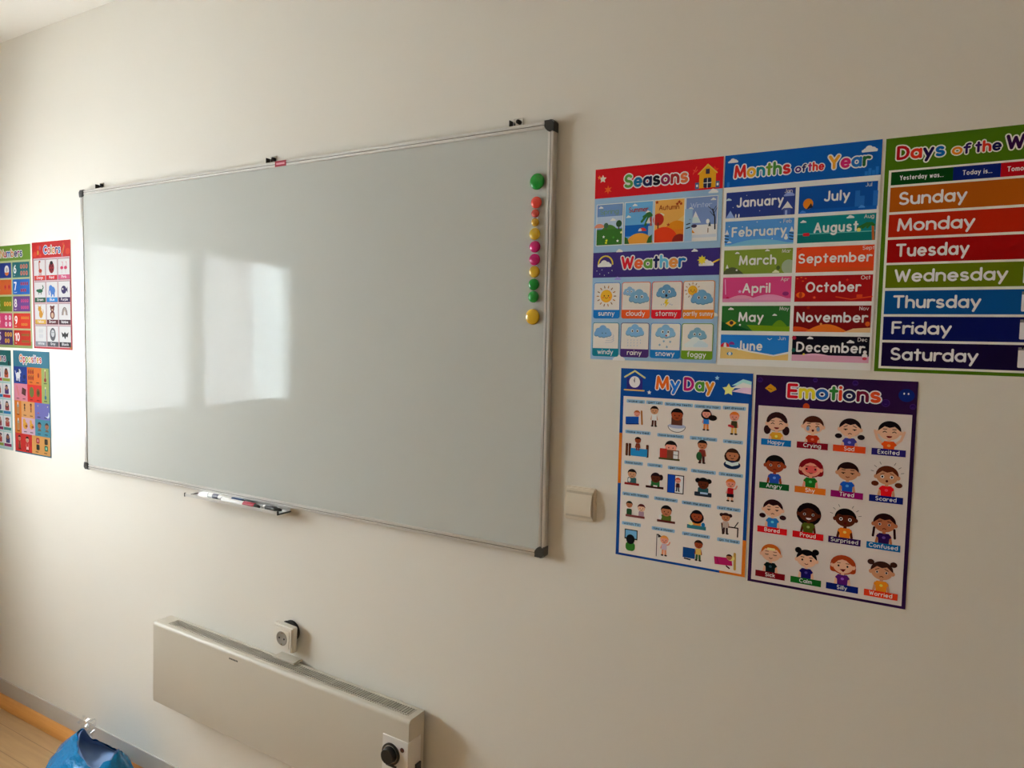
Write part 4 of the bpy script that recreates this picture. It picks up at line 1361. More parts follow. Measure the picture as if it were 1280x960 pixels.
        a.ell(u0 + 19, v1 - 10, 6, 3.6, (60, 110, 130)); a.ell(u0 + 19, v1 - 10, 3, 3.6, (206, 200, 190)); a.line([(u1 - 40, v0 + 6), (u1 - 36, v0 + 9), (u1 - 32, v0 + 6)], 1, (190, 200, 206), n=4)
    if i == 6:
        a.ell(u0 + 17, v0 + 33, 9, 10, (198, 112, 30)); a.poly([(u0 + 14, v0 + 44), (u0 + 22, v0 + 32), (u0 + 26, v0 + 40)], (36, 34, 40))
        for x, h_ in ((98, 28), (106, 18), (128, 26)): a.rect(u0 + x, v1 - 8 - h_, u0 + x + 8, v1 - 6, (36, 90, 142))
        a.rect(u0, v1 - 7, u1, v1, (18, 76, 134)); a.cloud(u0 + 110, v1 - 6, 5, (70, 120, 160)); a.cloud(u0 + 8, v1 - 3, 5, (60, 110, 160))
    if i == 7:
        a.rect(u0, v1 - 17, u1, v1, (14, 96, 88)); a.rect(u0, v1 - 17.5, u1, v1 - 16, (90, 150, 140)); a.rrect(u0 + 10, v1 - 19, u0 + 22, v1 - 13, 2, (168, 30, 36)); a.line([(u1 - 5, v0 + 20), (u1 - 3, v1)], 4, (150, 80, 36))
        for dx in (-30, -22, -14): a.line([(u1 - 3, v0 + 22), (u1 + dx * 0.5, v0 + 18), (u1 + dx, v0 + 25 - dx * 0.05)], 4, (40, 90, 40))
        a.ell(u1 - 28, v1 - 20, 3.6, 3.6, (200, 170, 90)); a.cloud(u0 + 10, v0 + 9, 5, (190, 206, 200)); a.cloud(u0 + 92, v0 + 5, 6, (190, 206, 200))
    if i == 8:
        a.poly([(u0, v1), (u0, v1 - 12), (u1, v1 - 6), (u1, v1)], (178, 66, 26)); a.line([(u0 + 3, v0 + 5), (u0 + 9, v0 + 2)], 1.4, (150, 30, 20))
    if i == 9:
        a.ell(u0 + 11, v1 - 13, 8, 5.5, (190, 84, 24)); a.ell(u0 + 11, v1 - 13, 3, 5.5, (150, 50, 20)); a.line([(u0 + 74, v1 - 9), (u0 + 100, v1 - 4), (u1, v1 - 9)], 2.2, (176, 60, 26)); a.rect(u1 - 26, v1 - 13, u1 - 16, v1 - 7, (176, 60, 26)); a.star(u0 + 36, v1 - 8, 3.4, (190, 70, 40), 0.5, 5); a.star(u0 + 92, v0 + 9, 3, (176, 50, 30), 0.5, 5)
        for x, y in ((4, 5), (11, 3), (14, 10), (19, 5)): a.ell(u0 + x, v0 + y, 2, 1.1, (190, 80, 30), n=8)
    if i == 10:
        a.hill(u0 - 30, u0 + 40, v1, v1 - 10, (176, 66, 24)); a.rect(u0 - 6, v1 - 12, u0, v1, (188, 176, 162)); a.hill(u0 + 22, u0 + 98, v1, v1 - 15, (186, 96, 28)); a.poly([(u0 + 90, v1), (u0 + 106, v1 - 7), (u1, v1 - 9), (u1, v1)], (198, 150, 104)); a.tree(u1 - 5, v1 - 14, 9, (190, 84, 28), (110, 50, 30)); a.star(u0 + 50, v1 - 15, 3, (196, 120, 60), 0.5, 5); a.star(u0 + 26, v0 + 4, 4, (140, 40, 20), 0.5, 5)
    if i == 11:
        a.rect(u0, v1 - 12, u1, v1, (178, 130, 140)); a.hill(u0 + 14, u0 + 70, v1 - 11, v1 - 15, (186, 140, 148)); a.ell(u1 - 7, v1 - 13, 4.6, 4.6, (206, 200, 196)); a.ell(u1 - 7, v1 - 20, 3.2, 3.2, (206, 200, 196)); a.ell(u1 - 7, v1 - 8, 4, 3, (170, 60, 70)); a.cloud(u0 + 32, v0 + 4, 5, (200, 196, 196)); a.cloud(u0 + 103, v0 + 10, 6, (200, 196, 196)); a.ell(u0 + 3, v0 + 4, 4, 3.6, (150, 30, 50)); a.tree(u0 + 3, v1 - 19, 8, (20, 70, 60), (60, 40, 30)); a.star(u0 + 22, v1 - 13, 3, (206, 160, 60), 0.5, 5)
    a.rect(u0 - 3, v0 - 3.2, u1 + 3, v0, (188, 176, 162)); a.rect(u0 - 3, v1, u1 + 3, v1 + 3, (188, 176, 162))
    vb = (v0 + v1) / 2 + 7 if i not in (0, 6) else (v0 + v1) / 2 + 5.5
    cu = (u0 + u1) / 2 + (0 if i not in (4, 5) else -8)
    a.text(word, cu, vb, 20 if i != 8 else 19, (200, 186, 168), 0.17, 0.1, wd, 'c', n=8)
    a.text(ab, u1 - 20, v0 + 9, 7.5, (178, 166, 154), 0.12, 0.1, None, 'l', n=5)
    a.build('month_card', root)

# ---- Days
root, sh = poster('wall_poster', 'green-bordered poster of the seven days of the week, cut by the right edge', 2.5640, 0.8844, 282.5, 421, (82, 108, 18))
sh.rect(7, 57, 276, 415, (190, 178, 160))
sh.build('sheet', root)
CUR[0] = sh.t + 0.00006
a = Art()
a.text('Days', 18, 40, 25, RED, 0.2, 0.04, 75, outline=(204, 190, 160), ow=0.09, n=10, colors=[(160, 24, 34), (184, 60, 34), (44, 22, 70), (16, 96, 138)])
a.text('of', 103, 40, 19, RED, 0.2, 0.04, 28, outline=(204, 190, 160), ow=0.1, n=8, colors=[(194, 120, 36), (54, 26, 80)])
a.text('the', 137, 39.5, 20, RED, 0.2, 0.04, 38, outline=(204, 190, 160), ow=0.1, n=8, colors=[(60, 22, 80), (176, 60, 40), (28, 28, 72)])
a.text('Week', 181, 39.5, 25, RED, 0.2, 0.04, 82, outline=(204, 190, 160), ow=0.09, n=10, colors=[(60, 20, 66), (160, 24, 34), (184, 80, 34), (16, 96, 138)])
a.build('title', root)
a = Art()
a.rect(11, 60.5, 107, 84, (14, 74, 26)); a.rect(107, 60.5, 176, 84, (16, 42, 98)); a.rect(176, 60.5, 273, 84, (160, 8, 34))
a.text('Yesterday was...', 25, 76, 8.6, (196, 188, 172), 0.15, 0.1, 68, n=6)
a.text('Today is...', 121, 76, 8.6, (196, 188, 172), 0.15, 0.1, 43, n=6)
a.text('Tomorrow will be...', 185, 76, 8.6, (200, 180, 172), 0.15, 0.1, 80, n=6)
a.build('header_strip', root)
DAYS = [('Sunday', (156, 88, 10), 105, (88, 132)), ('Monday', (162, 48, 14), 119, (136.5, 177)), ('Tuesday', (146, 2, 16), 113, (181.5, 223)), ('Wednesday', (104, 112, 12), 171, (227, 268.5)),
        ('Thursday', (4, 84, 122), 135, (273.5, 316)), ('Friday', (6, 30, 84), 94, (320.5, 363)), ('Saturday', (36, 16, 58), 136, (367.5, 411))]
for word, col, wd, (v0, v1) in DAYS:
    a = Art()
    a.rect(11, v0, 273, v1, col)
    a.text(word, 25, (v0 + v1) / 2 + 10.5, 23.5, (204, 186, 168), 0.17, 0.06, wd, n=8)
    a.rrect(217, v0 + 4, 262, v1 - 5, 2, (188, 176, 164)); a.rect(217, v0 + 4, 262, v0 + 9, tuple(int(c * 0.8) for c in (150, 140, 130)))
    for q in range(4):
        a.ell(223 + q * 11, v0 + 4.5, 1.5, 2.4, (40, 34, 34), n=8)
    if word == 'Saturday':
        a.text('S', 226, v1 - 10, 17, (40, 34, 34), 0.2, n=8)
    a.build('day_card', root)

# ---- My Day
root, sh = poster('wall_poster', 'poster headed My Day with small daily routine pictures, right of the light switch', 2.0670, 0.4493, 281.5, 416, (22, 74, 124))
sh.rect(0, 143, 7, 255, (182, 108, 34)); sh.rect(274, 340, 281.5, 416, (178, 104, 34)); sh.rect(230, 408, 281.5, 416, (178, 104, 34)); sh.rect(0, 405, 60, 416, (22, 62, 112))
sh.rect(7.5, 61, 274.5, 411, WH)
sh.line([(9, 19), (32, 5), (55, 19)], 3.6, (176, 164, 110)); sh.rect(14, 20, 50, 46, (56, 48, 104)); sh.line([(9, 47), (54, 47)], 3, (196, 150, 84)); sh.ell(32, 29, 12.5, 12.5, (204, 194, 180)); sh.line([(32, 30), (32, 20)], 1.2, (60, 56, 70)); sh.line([(32, 30), (30, 24)], 1.2, (60, 56, 70))
sh.star(66, 50, 5, (196, 204, 214), 0.5, 5); sh.star(210, 12, 5, (130, 160, 200), 0.5, 5)
sh.poly([(240, 26), (262, 12), (279, 16), (279, 24)], (150, 180, 206)); sh.poly([(240, 31), (262, 19), (279, 23), (279, 30)], (204, 200, 200)); sh.poly([(240, 38), (262, 29), (279, 29), (279, 42), (262, 40)], (196, 160, 176))
sh.star(234, 35, 13, (204, 196, 110), 0.55, 5)
sh.build('sheet', root)
CUR[0] = sh.t + 0.00006
a = Art()
OUT2 = (206, 198, 196)
a.text('My', 80, 43, 30, RED, 0.2, 0.06, 53, outline=OUT2, ow=0.07, n=10, colors=[(200, 96, 32), (36, 104, 160)])
a.text('Day', 141, 42, 29, RED, 0.2, 0.06, 64, outline=OUT2, ow=0.07, n=10, colors=[(156, 36, 96), (84, 130, 50), (204, 120, 34)])
a.build('title', root)
BL = (130, 152, 160)


def table_(a, u, v, w, col=(92, 50, 34)):
    a.poly([(u - w, v), (u + w, v), (u + w, v + 5), (u - w, v + 5)], col)


def routine(word, lu0, lu1, lv, fu, fv, kind):
    a = Art()
    a.rrect(lu0, lv, lu1, lv + 7.5, 2, BL)
    a.text(word, (lu0 + lu1) / 2, lv + 6.0, 5.0, (52, 58, 66), 0.17, 0.12, (lu1 - lu0) - 8, 'c', n=4)
    u, v = fu, fv
    if kind == 'wake':
        a.poly([(u - 20, v + 2), (u + 10, v), (u + 10, v + 16), (u - 20, v + 18)], (26, 76, 132)); a.line([(u + 16, v - 12), (u + 18, v + 16)], 4, (150, 100, 50)); a.line([(u - 18, v + 18), (u + 10, v + 16)], 2.5, (16, 50, 96)); smallhead(a, u + 6, v - 6, 7, SKINS['p'], (160, 90, 50), 'short')
    if kind == 'up': figure(a, u, v - 16, 9, 'n', (44, 30, 26), (196, 190, 180), (92, 56, 44), 'short')
    if kind == 'brush':
        a.ell(u, v + 14, 19, 13, (190, 186, 182), 0, 180); a.line(arc(u, v + 14, 19, 13, 0, 180, 12), 1.2, (70, 66, 66), n=4); a.ell(u, v + 14, 19, 5, (150, 150, 156)); a.rect(u - 12, v - 4, u + 12, v + 12, (96, 58, 44)); smallhead(a, u, v - 10, 13, SKINS['m'], (26, 22, 22), 'short')
    if kind == 'comb': figure(a, u - 3, v - 18, 9, 'p', (36, 24, 24), (50, 110, 160), (190, 120, 70), 'long', 1); a.ell(u + 10, v - 10, 9, 6, (36, 24, 24))
    if kind == 'dress': figure(a, u, v - 17, 9.5, 'p', (186, 110, 50), (70, 66, 44), (196, 146, 80), 'short', 0); a.line([(u - 10, v + 2), (u - 2, v + 4)], 5, (170, 60, 60))
    if kind == 'makebed':
        for q in (-21, -14, 26): a.rrect(u + q - 3, v - 8, u + q + 3, v + 20, 2, (88, 52, 34))
        a.poly([(u - 12, v + 2), (u + 26, v + 2), (u + 26, v + 18), (u - 12, v + 18)], (40, 118, 150)); figure(a, u + 4, v - 16, 7, 'm', (40, 24, 20), (120, 60, 40), (120, 60, 40), 'short'); a.rect(u - 10, v + 6, u + 26, v + 19, (40, 118, 150))
    if kind == 'breakfast':
        smallhead(a, u + 2, v - 8, 13, SKINS['p'], (30, 22, 22), 'short'); a.rect(u - 20, v - 2, u + 20, v + 18, (110, 70, 50)); a.rrect(u - 22, v - 4, u - 6, v + 18, 2, (160, 56, 44)); a.rect(u + 8, v, u + 18, v + 16, (196, 190, 182)); a.line([(u + 8, v + 8), (u + 18, v + 8)], 1, (60, 54, 54)); a.rect(u - 24, v + 16, u + 22, v + 20, (80, 74, 40))
    if kind == 'school': figure(a, u, v - 20, 10, 't', (30, 22, 22), (130, 60, 50), (84, 36, 34), 'short'); a.ell(u - 6, v + 4, 6, 9, (48, 84, 48))
    if kind == 'read': smallhead(a, u, v - 4, 13, SKINS['t'], (62, 38, 26), 'bob'); a.ell(u, v + 16, 17, 9, (34, 50, 72)); a.poly([(u - 13, v + 8), (u, v + 12), (u + 13, v + 8), (u + 13, v + 15), (u, v + 19), (u - 13, v + 15)], (176, 180, 186))
    if kind == 'lunch': a.rrect(u - 10, v, u + 10, v + 16, 3, (60, 90, 84)); smallhead(a, u, v - 8, 10, SKINS['n'], (34, 26, 24), 'short'); table_(a, u, v + 12, 17, (130, 44, 40)); a.ell(u - 6, v + 6, 3, 5, (206, 200, 194))
    if kind == 'write': a.rrect(u - 9, v, u + 11, v + 14, 3, (50, 96, 50)); smallhead(a, u + 2, v - 6, 11, SKINS['d'], (46, 26, 28), 'tail'); table_(a, u, v + 12, 20, (64, 30, 26)); a.rect(u - 3, v + 10, u + 6, v + 13, (206, 200, 194)); a.rect(u - 13, v + 0, u - 8, v + 9, (196, 190, 184))
    if kind == 'home': a.rect(u - 18, v - 20, u + 18, v + 20, (50, 40, 44)); a.rect(u - 1, v - 18, u + 16, v + 18, (196, 190, 184)); a.rect(u - 17, v - 19, u - 2, v + 19, (22, 70, 142)); figure(a, u + 5, v - 8, 6, 'p', (170, 70, 40), (70, 40, 44), (50, 40, 50), 'short')
    if kind == 'homework': a.rrect(u - 11, v, u + 11, v + 16, 3, (48, 84, 84)); smallhead(a, u, v - 8, 12, SKINS['d'], (26, 20, 20), 'buns'); a.rrect(u - 18, v + 10, u + 18, v + 19, 2, (50, 54, 62)); a.rect(u - 6, v + 10, u + 10, v + 14, (150, 160, 166))
    if kind == 'run': figure(a, u, v - 16, 9.5, 'p', (190, 110, 50), (160, 28, 36), (190, 140, 110), 'short', 1); a.rect(u - 7, v + 5, u + 7, v + 12, (34, 30, 36))
    if kind == 'play':
        a.rrect(u - 20, v - 1, u - 8, v + 14, 3, (44, 74, 44)); smallhead(a, u - 14, v - 10, 7.5, SKINS['t'], (40, 44, 30), 'short'); a.rrect(u + 8, v + 1, u + 20, v + 15, 3, (150, 120, 124)); smallhead(a, u + 14, v - 6, 8.5, SKINS['l'], (90, 34, 36), 'short'); table_(a, u, v + 12, 22, (120, 66, 60))
    if kind == 'dinner': a.rrect(u - 11, v, u + 11, v + 15, 3, (92, 104, 44)); smallhead(a, u, v - 8, 12, SKINS['t'], (26, 22, 22), 'short'); table_(a, u, v + 12, 20, (96, 44, 36)); a.ell(u - 13, v + 6, 3.4, 5, (206, 200, 194))
    if kind == 'dishes': a.rrect(u - 9, v + 2, u + 9, v + 16, 3, (186, 120, 50)); smallhead(a, u, v - 8, 12, SKINS['m'], (26, 22, 26), 'bob'); a.poly([(u - 20, v + 12), (u + 20, v + 12), (u + 20, v + 20), (u - 20, v + 20)], (60, 110, 110)); a.ell(u - 12, v + 10, 5, 3, (196, 186, 130)); a.ell(u + 14, v + 9, 4, 5, (40, 110, 140))
    if kind == 'surf': figure(a, u - 5, v - 13, 9, 't', (54, 30, 28), (160, 140, 124), (70, 50, 50), 'buns'); a.line([(u - 10, v + 22), (u - 13, v + 0)], 2.4, (50, 30, 26)); a.line([(u + 2, v + 6), (u + 20, v + 6), (u + 20, v + 24)], 2.6, (50, 30, 26)); a.line([(u + 14, v + 4), (u + 20, v - 6)], 2, (50, 44, 46))
    if kind == 'tv': a.rect(u - 14, v - 22, u + 16, v + 0, (36, 36, 44)); a.rect(u - 12, v - 20, u + 14, v - 3, (110, 150, 190)); a.rrect(u - 11, v + 6, u + 11, v + 26, 8, (60, 108, 44)); a.ell(u, v, 10, 11, (22, 22, 26))
    if kind == 'shower': a.line([(u - 16, v + 26), (u - 16, v - 22), (u - 10, v - 19)], 1.6, (40, 38, 40)); a.poly([(u - 14, v - 24), (u - 5, v - 18), (u - 13, v - 15)], (50, 46, 48)); figure(a, u + 1, v - 12, 9, 'p', (206, 130, 70), (170, 150, 150), (190, 130, 96), 'short', 1)
    if kind == 'undress': a.rect(u - 24, v - 4, u + 2, v + 18, (24, 70, 112)); a.line([(u - 20, v + 20), (u - 8, v + 21)], 3, (40, 40, 44)); figure(a, u + 9, v - 14, 9, 'm', (54, 36, 26), (180, 150, 80), (60, 90, 56), 'short')
    if kind == 'bed': a.poly([(u - 22, v - 2), (u + 14, v - 4), (u + 16, v + 12), (u - 20, v + 14)], (160, 36, 84)); a.line([(u - 16, v), (u - 12, v + 12)], 1.2, (110, 24, 60)); a.line([(u + 20, v - 14), (u + 21, v + 18)], 5, (170, 134, 70)); a.ell(u + 12, v - 4, 8, 6, (196, 170, 110)); smallhead(a, u + 9, v - 5, 6, SKINS['t'], (60, 36, 28), 'short'); a.line([(u + 4, v + 14), (u + 10, v + 18)], 3, (70, 30, 36))
    a.build('routine_picture', root)


ROW = [[('wake up', 15, 57, 67.5, 34, 104, 'wake'), ('get up', 60, 97, 67.5, 79, 104, 'up'), ('brush my teeth', 101, 162, 68.5, 129, 104, 'brush'), ('comb my hair', 165, 220, 69, 194, 105, 'comb'), ('get dressed', 224, 270, 68, 248, 106, 'dress')],
       [('make my bed', 14, 72, 135, 40, 172, 'makebed'), ('have breakfast', 87, 145, 136, 116, 172, 'breakfast'), ('go to school', 158, 215, 136, 185, 173, 'school'), ('read', 227, 267, 137, 247, 172, 'read')],
       [('have lunch', 14, 57, 203, 33, 239, 'lunch'), ('write', 67, 101, 203, 85, 240, 'write'), ('get home', 113, 155, 204, 131, 242, 'home'), ('do homework', 163, 215, 205, 190, 242, 'homework'), ('do exercise', 221, 270, 205, 246, 243, 'run')],
       [('play with friends', 12, 73, 273, 43, 310, 'play'), ('have dinner', 85, 137, 274, 113, 311, 'dinner'), ('wash the dishes', 146, 208, 275, 179, 312, 'dishes'), ('surf the net', 220, 268, 276, 244, 311, 'surf')],
       [('watch TV', 13, 57, 339, 34, 377, 'tv'), ('take a shower', 82, 133, 340, 110, 378, 'shower'), ('get undressed', 149, 208, 341, 176, 378, 'undress'), ('go to bed', 223, 269, 342, 240, 385, 'bed')]]
for row in ROW:
    for args in row:
        routine(*args)

# ---- Emotions
root, sh = poster('wall_poster', 'purple-bordered poster headed Emotions, at the right of the lower row', 2.3542, 0.4476, 282.5, 420, (58, 27, 66))
sh.rect(7, 61, 276, 415, (180, 166, 152))
sh.poly([(18, 26), (28, 17), (38, 24), (40, 28), (29, 34)], (176, 130, 34)); sh.line([(24, 26), (31, 28)], 1.2, (110, 80, 20)); sh.ell(265, 26, 13, 12, (26, 50, 104)); sh.ell(261, 23, 1.4, 2, (206, 200, 196), n=8); sh.ell(268, 23, 1.4, 2, (206, 200, 196), n=8); sh.ell(96, 58, 6, 7, (170, 74, 36)); sh.rect(88, 61, 104, 66, (180, 166, 152))
for u, v, r in ((232, 42, 7), (180, 8, 5), (276, 46, 5), (110, 6, 4), (8, 10, 5)):
    sh.ell(u, v, r, r, (84, 52, 104)); sh.ell(u, v, r - 0.8, r - 0.8, (58, 26, 82)); sh.line([(u - 2, v + 2), (u + 2, v + 2)], 0.8, (90, 58, 110), n=4)
sh.build('sheet', root)
CUR[0] = sh.t + 0.00006
a = Art()
a.text('Emotions', 60, 43, 29, RED, 0.2, 0.035, 164, outline=(214, 200, 190), ow=0.08, n=10, colors=[(176, 24, 44), (194, 168, 50), (44, 96, 140), (60, 120, 56), (190, 72, 40), (44, 42, 74), (116, 30, 56), (196, 84, 42)])
a.build('title', root)
EMO = [('Happy', (22, 108, 148), 'l', (60, 30, 32), (180, 136, 50), 'long', 'happy'), ('Crying', (132, 26, 44), 'l', (84, 44, 30), (168, 60, 34), 'short', 'crying'), ('Sad', (190, 78, 36), 'l', (44, 28, 32), (78, 74, 130), 'pig', 'sad'), ('Excited', (56, 44, 100), 'l', (34, 24, 28), (196, 84, 26), 'pigx', 'excited'),
       ('Angry', (32, 92, 48), 'm', (28, 22, 22), (50, 82, 140), 'short', 'angry'), ('Shy', (196, 110, 40), 'p', (130, 26, 38), (44, 112, 46), 'bob', 'shy'), ('Tired', (136, 24, 92), 'n', (52, 26, 26), (36, 88, 150), 'short', 'tired'), ('Scared', (28, 42, 104), 'n', (100, 50, 28), (186, 26, 36), 'pig', 'scared'),
       ('Bored', (180, 34, 40), 'l', (58, 24, 30), (50, 112, 150), 'pig', 'bored'), ('Proud', (176, 24, 32), 'd', (34, 20, 22), (88, 92, 34), 'afro', 'proud'), ('Surprised', (66, 38, 84), 'd', (26, 18, 20), (190, 112, 36), 'short', 'surprised'), ('Confused', (22, 100, 136), 't', (58, 26, 26), (60, 28, 78), 'braid', 'confused'),
       ('Sick', (120, 18, 32), 'l', (172, 96, 36), (24, 40, 38), 'sick', 'sick'), ('Calm', (38, 100, 42), 'l', (24, 20, 26), (42, 30, 92), 'buns', 'calm'), ('Silly', (22, 44, 104), 'l', (156, 72, 36), (96, 40, 104), 'bob', 'silly'), ('Worried', (190, 66, 34), 'n', (70, 40, 30), (190, 122, 36), 'tails', 'worried')]
for i, (word, col, skin, hair, shirt, style, mood) in enumerate(EMO):
    c_, r_ = i % 4, i // 4
    u0, u1 = ((15, 71.5), (82, 138), (147, 203), (213, 269))[c_]
    lv = (126.5, 214, 303, 394)[r_]
    fv = (94, 177, 266, 356.5)[r_]
    a = Art()
    kid(a, (u0 + u1) / 2, fv, 18.5, skin, hair, shirt, style, mood, lv + 1, 'up' if word == 'Excited' else 'down')
    a.rect(u0, lv, u1, lv + 12.5, col)
    a.text(word, (u0 + u1) / 2, lv + 9.8, 8.2, (204, 190, 180), 0.15, 0.12, None if len(word) < 8 else 48, 'c', n=5)
    a.build('emotion_picture', root)

# ---- posters at the left end of the wall
WL = (216, 206, 196)


def animal(a, u, v, s, kind, col):
    if kind == 'giraffe': a.line([(u - 2, v - 18), (u - 1, v + 6)], 4, col); a.ell(u + 1, v - 20, 5, 3.4, col); a.ell(u + 4, v + 8, 9, 6, col); [a.line([(u + q, v + 10), (u + q, v + 22)], 2.2, col) for q in (-2, 3, 9)]
    if kind == 'beetle': a.ell(u, v, 14, 17, col); a.ell(u, v - 14, 8, 6, (30, 24, 26)); a.line([(u, v - 15), (u, v + 16)], 1.6, (30, 24, 26)); [a.ell(u + x, v + y, 2.8, 2.8, (30, 24, 26), n=8) for x, y in ((-6, -5), (6, -5), (-6, 6), (6, 6))]
    if kind == 'birds': [(a.ell(u + q, v + 2, 8, 5, col), a.line([(u + q + 4, v), (u + q + 5, v - 14), (u + q + 1, v - 15)], 1.8, col), a.line([(u + q, v + 5), (u + q, v + 18)], 1.2, (196, 110, 120))) for q in (-10, 9)]
    if kind == 'croc': a.ell(u, v + 2, 15, 6, col); a.line([(u + 10, v), (u + 18, v - 8), (u + 14, v - 14)], 4, col); a.ell(u - 12, v + 1, 8, 4, col); [a.line([(u + q, v + 5), (u + q, v + 12)], 3, col) for q in (-8, 6)]
    if kind == 'elephant': a.ell(u + 4, v + 2, 13, 12, col); a.ell(u - 6, v - 6, 9, 9, col); a.line([(u - 12, v - 4), (u - 16, v + 6), (u - 14, v + 14)], 4, col); [a.rect(u + q, v + 8, u + q + 6, v + 20, col) for q in (-6, 8)]
    if kind == 'fish': a.ell(u - 2, v, 13, 12, col); a.poly([(u + 8, v), (u + 17, v - 9), (u + 17, v + 9)], col); a.ell(u - 7, v - 2, 3, 3, (216, 206, 196), n=8)
    if kind == 'cat': a.ell(u + 2, v + 6, 10, 12, col); a.ell(u - 4, v - 10, 9, 8, col); a.line([(u + 10, v + 10), (u + 16, v), (u + 14, v - 8)], 3, col); [a.poly([(u - 4 + q, v - 14), (u - 4 + q * 1.6, v - 22), (u - 4 + q * 0.3, v - 17)], col) for q in (-6, 6)]
    if kind == 'bear': a.ell(u, v + 8, 12, 13, col); a.ell(u, v - 10, 10, 9, col); [a.ell(u + q, v - 17, 4, 4, col, n=10) for q in (-8, 8)]; a.ell(u, v + 9, 7, 8, (196, 160, 130)); a.ell(u, v - 7, 4, 3, (196, 160, 130))
    if kind == 'rainbow':
        for k_, cc in enumerate(((120, 96, 90), (150, 130, 120), (170, 150, 130))): a.line(arc(u, v + 8, 13 - 3.4 * k_, 22 - 4 * k_, 180, 360, 8), 3, cc, n=6)
    if kind == 'white': [a.ell(u + x, v + y, 6, 7, (198, 192, 188)) for x, y in ((-6, -10), (6, -10), (-5, 6), (6, 6))]
    if kind == 'ape': a.ell(u, v, 15, 20, col); a.ell(u, v - 3, 9, 11, (190, 186, 182)); [a.ell(u + q, v - 6, 1.6, 2, (40, 40, 44), n=8) for q in (-4, 4)]
    if kind == 'bat': a.poly([(u - 18, v - 8), (u - 6, v - 2), (u - 3, v - 9), (u, v - 5), (u + 3, v - 9), (u + 6, v - 2), (u + 18, v - 8), (u + 13, v + 8), (u + 6, v + 5), (u, v + 14), (u - 6, v + 5), (u - 13, v + 8)], col)


root, sh = poster('wall_poster', 'red-bordered poster headed Colors, just left of the whiteboard in the upper row', -0.3722, 0.8361, 269, 407, (186, 60, 66), 'left')
sh.rect(0, 0, 269, 60, (196, 36, 32)); sh.rect(6, 61, 262, 400, (206, 170, 166)); sh.rect(4, 60, 8, 405, (150, 30, 50))
for u, v, r in ((20, 46, 14), (46, 20, 10), (220, 14, 8), (250, 42, 15), (60, 50, 8), (200, 46, 9)):
    sh.ell(u, v, r, r * 0.8, (214, 66, 40))
sh.ell(43, 40, 7, 9, (206, 140, 50)); sh.ell(58, 22, 6, 8, (170, 90, 110)); sh.line([(212, 52), (226, 20)], 7, (206, 120, 60)); sh.line([(210, 50), (212, 56)], 9, (150, 120, 130)); sh.ell(258, 398, 8, 6, (180, 120, 50))
sh.build('sheet', root)
CUR[0] = sh.t + 0.00006
a = Art()
a.text('Colors', 82, 47, 32, RED, 0.18, 0.04, 120, outline=(226, 216, 206), ow=0.09, n=8, colors=[(58, 110, 170), (190, 60, 60), (110, 150, 70), (200, 130, 50), (70, 60, 110), (60, 110, 160)])
a.build('title', root)
CO = [('Orange', (206, 62, 44), 'giraffe', (176, 70, 40)), ('Red', (196, 30, 40), 'beetle', (150, 20, 34)), ('Pink', (206, 90, 120), 'birds', (206, 60, 96)), ('Green', (30, 90, 62), 'croc', (28, 100, 66)), ('Blue', (40, 130, 186), 'elephant', (70, 120, 180)), ('Purple', (56, 34, 80), 'fish', (56, 40, 90)),
      ('Yellow', (206, 160, 66), 'cat', (196, 142, 50)), ('Brown', (96, 34, 40), 'bear', (110, 50, 40)), ('Rainbow', (70, 34, 44), 'rainbow', (0, 0, 0)), ('White', (140, 138, 140), 'white', (0, 0, 0)), ('Gray', (84, 82, 84), 'ape', (96, 94, 96)), ('Black', (50, 46, 48), 'bat', (36, 34, 36))]
for i, (word, col, kind, ac) in enumerate(CO):
    u0 = 14 + (i % 3) * 84.5
    v0 = 68 + (i // 3) * 84
    a = Art()
    a.rect(u0 - 1.5, v0 - 1.5, u0 + 78.5, v0 + 77.5, (96, 60, 66)); a.rect(u0, v0, u0 + 77, v0 + 60, (210, 202, 194)); a.rect(u0, v0 + 59, u0 + 77, v0 + 76, col)
    s0 = len(a.v)
    animal(a, 0, 0, 1, kind, ac)
    for q in range(s0, len(a.v)):
        x, y, z = a.v[q]
        a.v[q] = (x * 1.35 + (u0 + 38.5) / 1000.0, y, z * 1.25 - (v0 + 31) / 1000.0)
    a.text(word, u0 + 38.5, v0 + 72, 10.5, (222, 212, 204), 0.16, 0.1, 46 if len(word) > 4 else 34, 'c', n=5)
    a.build('color_card', root)

root, sh = poster('wall_poster', 'green-headed poster of numbers at the left edge of the picture', -0.3845 - 0.282, 0.8339, 282, 407, (176, 178, 130), 'left')
sh.rect(0, 0, 282, 60, (110, 142, 40)); sh.rect(0, 380, 282, 407, (150, 160, 100))
sh.build('sheet', root)
CUR[0] = sh.t + 0.00006
a = Art()
a.text('Numbers', 52, 47, 32, RED, 0.18, 0.04, 170, outline=(226, 216, 206), ow=0.09, n=8, colors=[(206, 150, 60), (190, 60, 60), (60, 110, 170), (200, 120, 60), (40, 40, 90), (150, 50, 110), (40, 60, 110)])
a.build('title', root)
NUM = [('1', (40, 62, 130)), ('2', (206, 100, 44)), ('3', (110, 130, 30)), ('4', (206, 70, 110)), ('5', (84, 50, 100)), ('6', (28, 110, 110)), ('7', (36, 104, 170)), ('8', (110, 72, 130)), ('9', (206, 60, 40)), ('10', (190, 50, 30))]
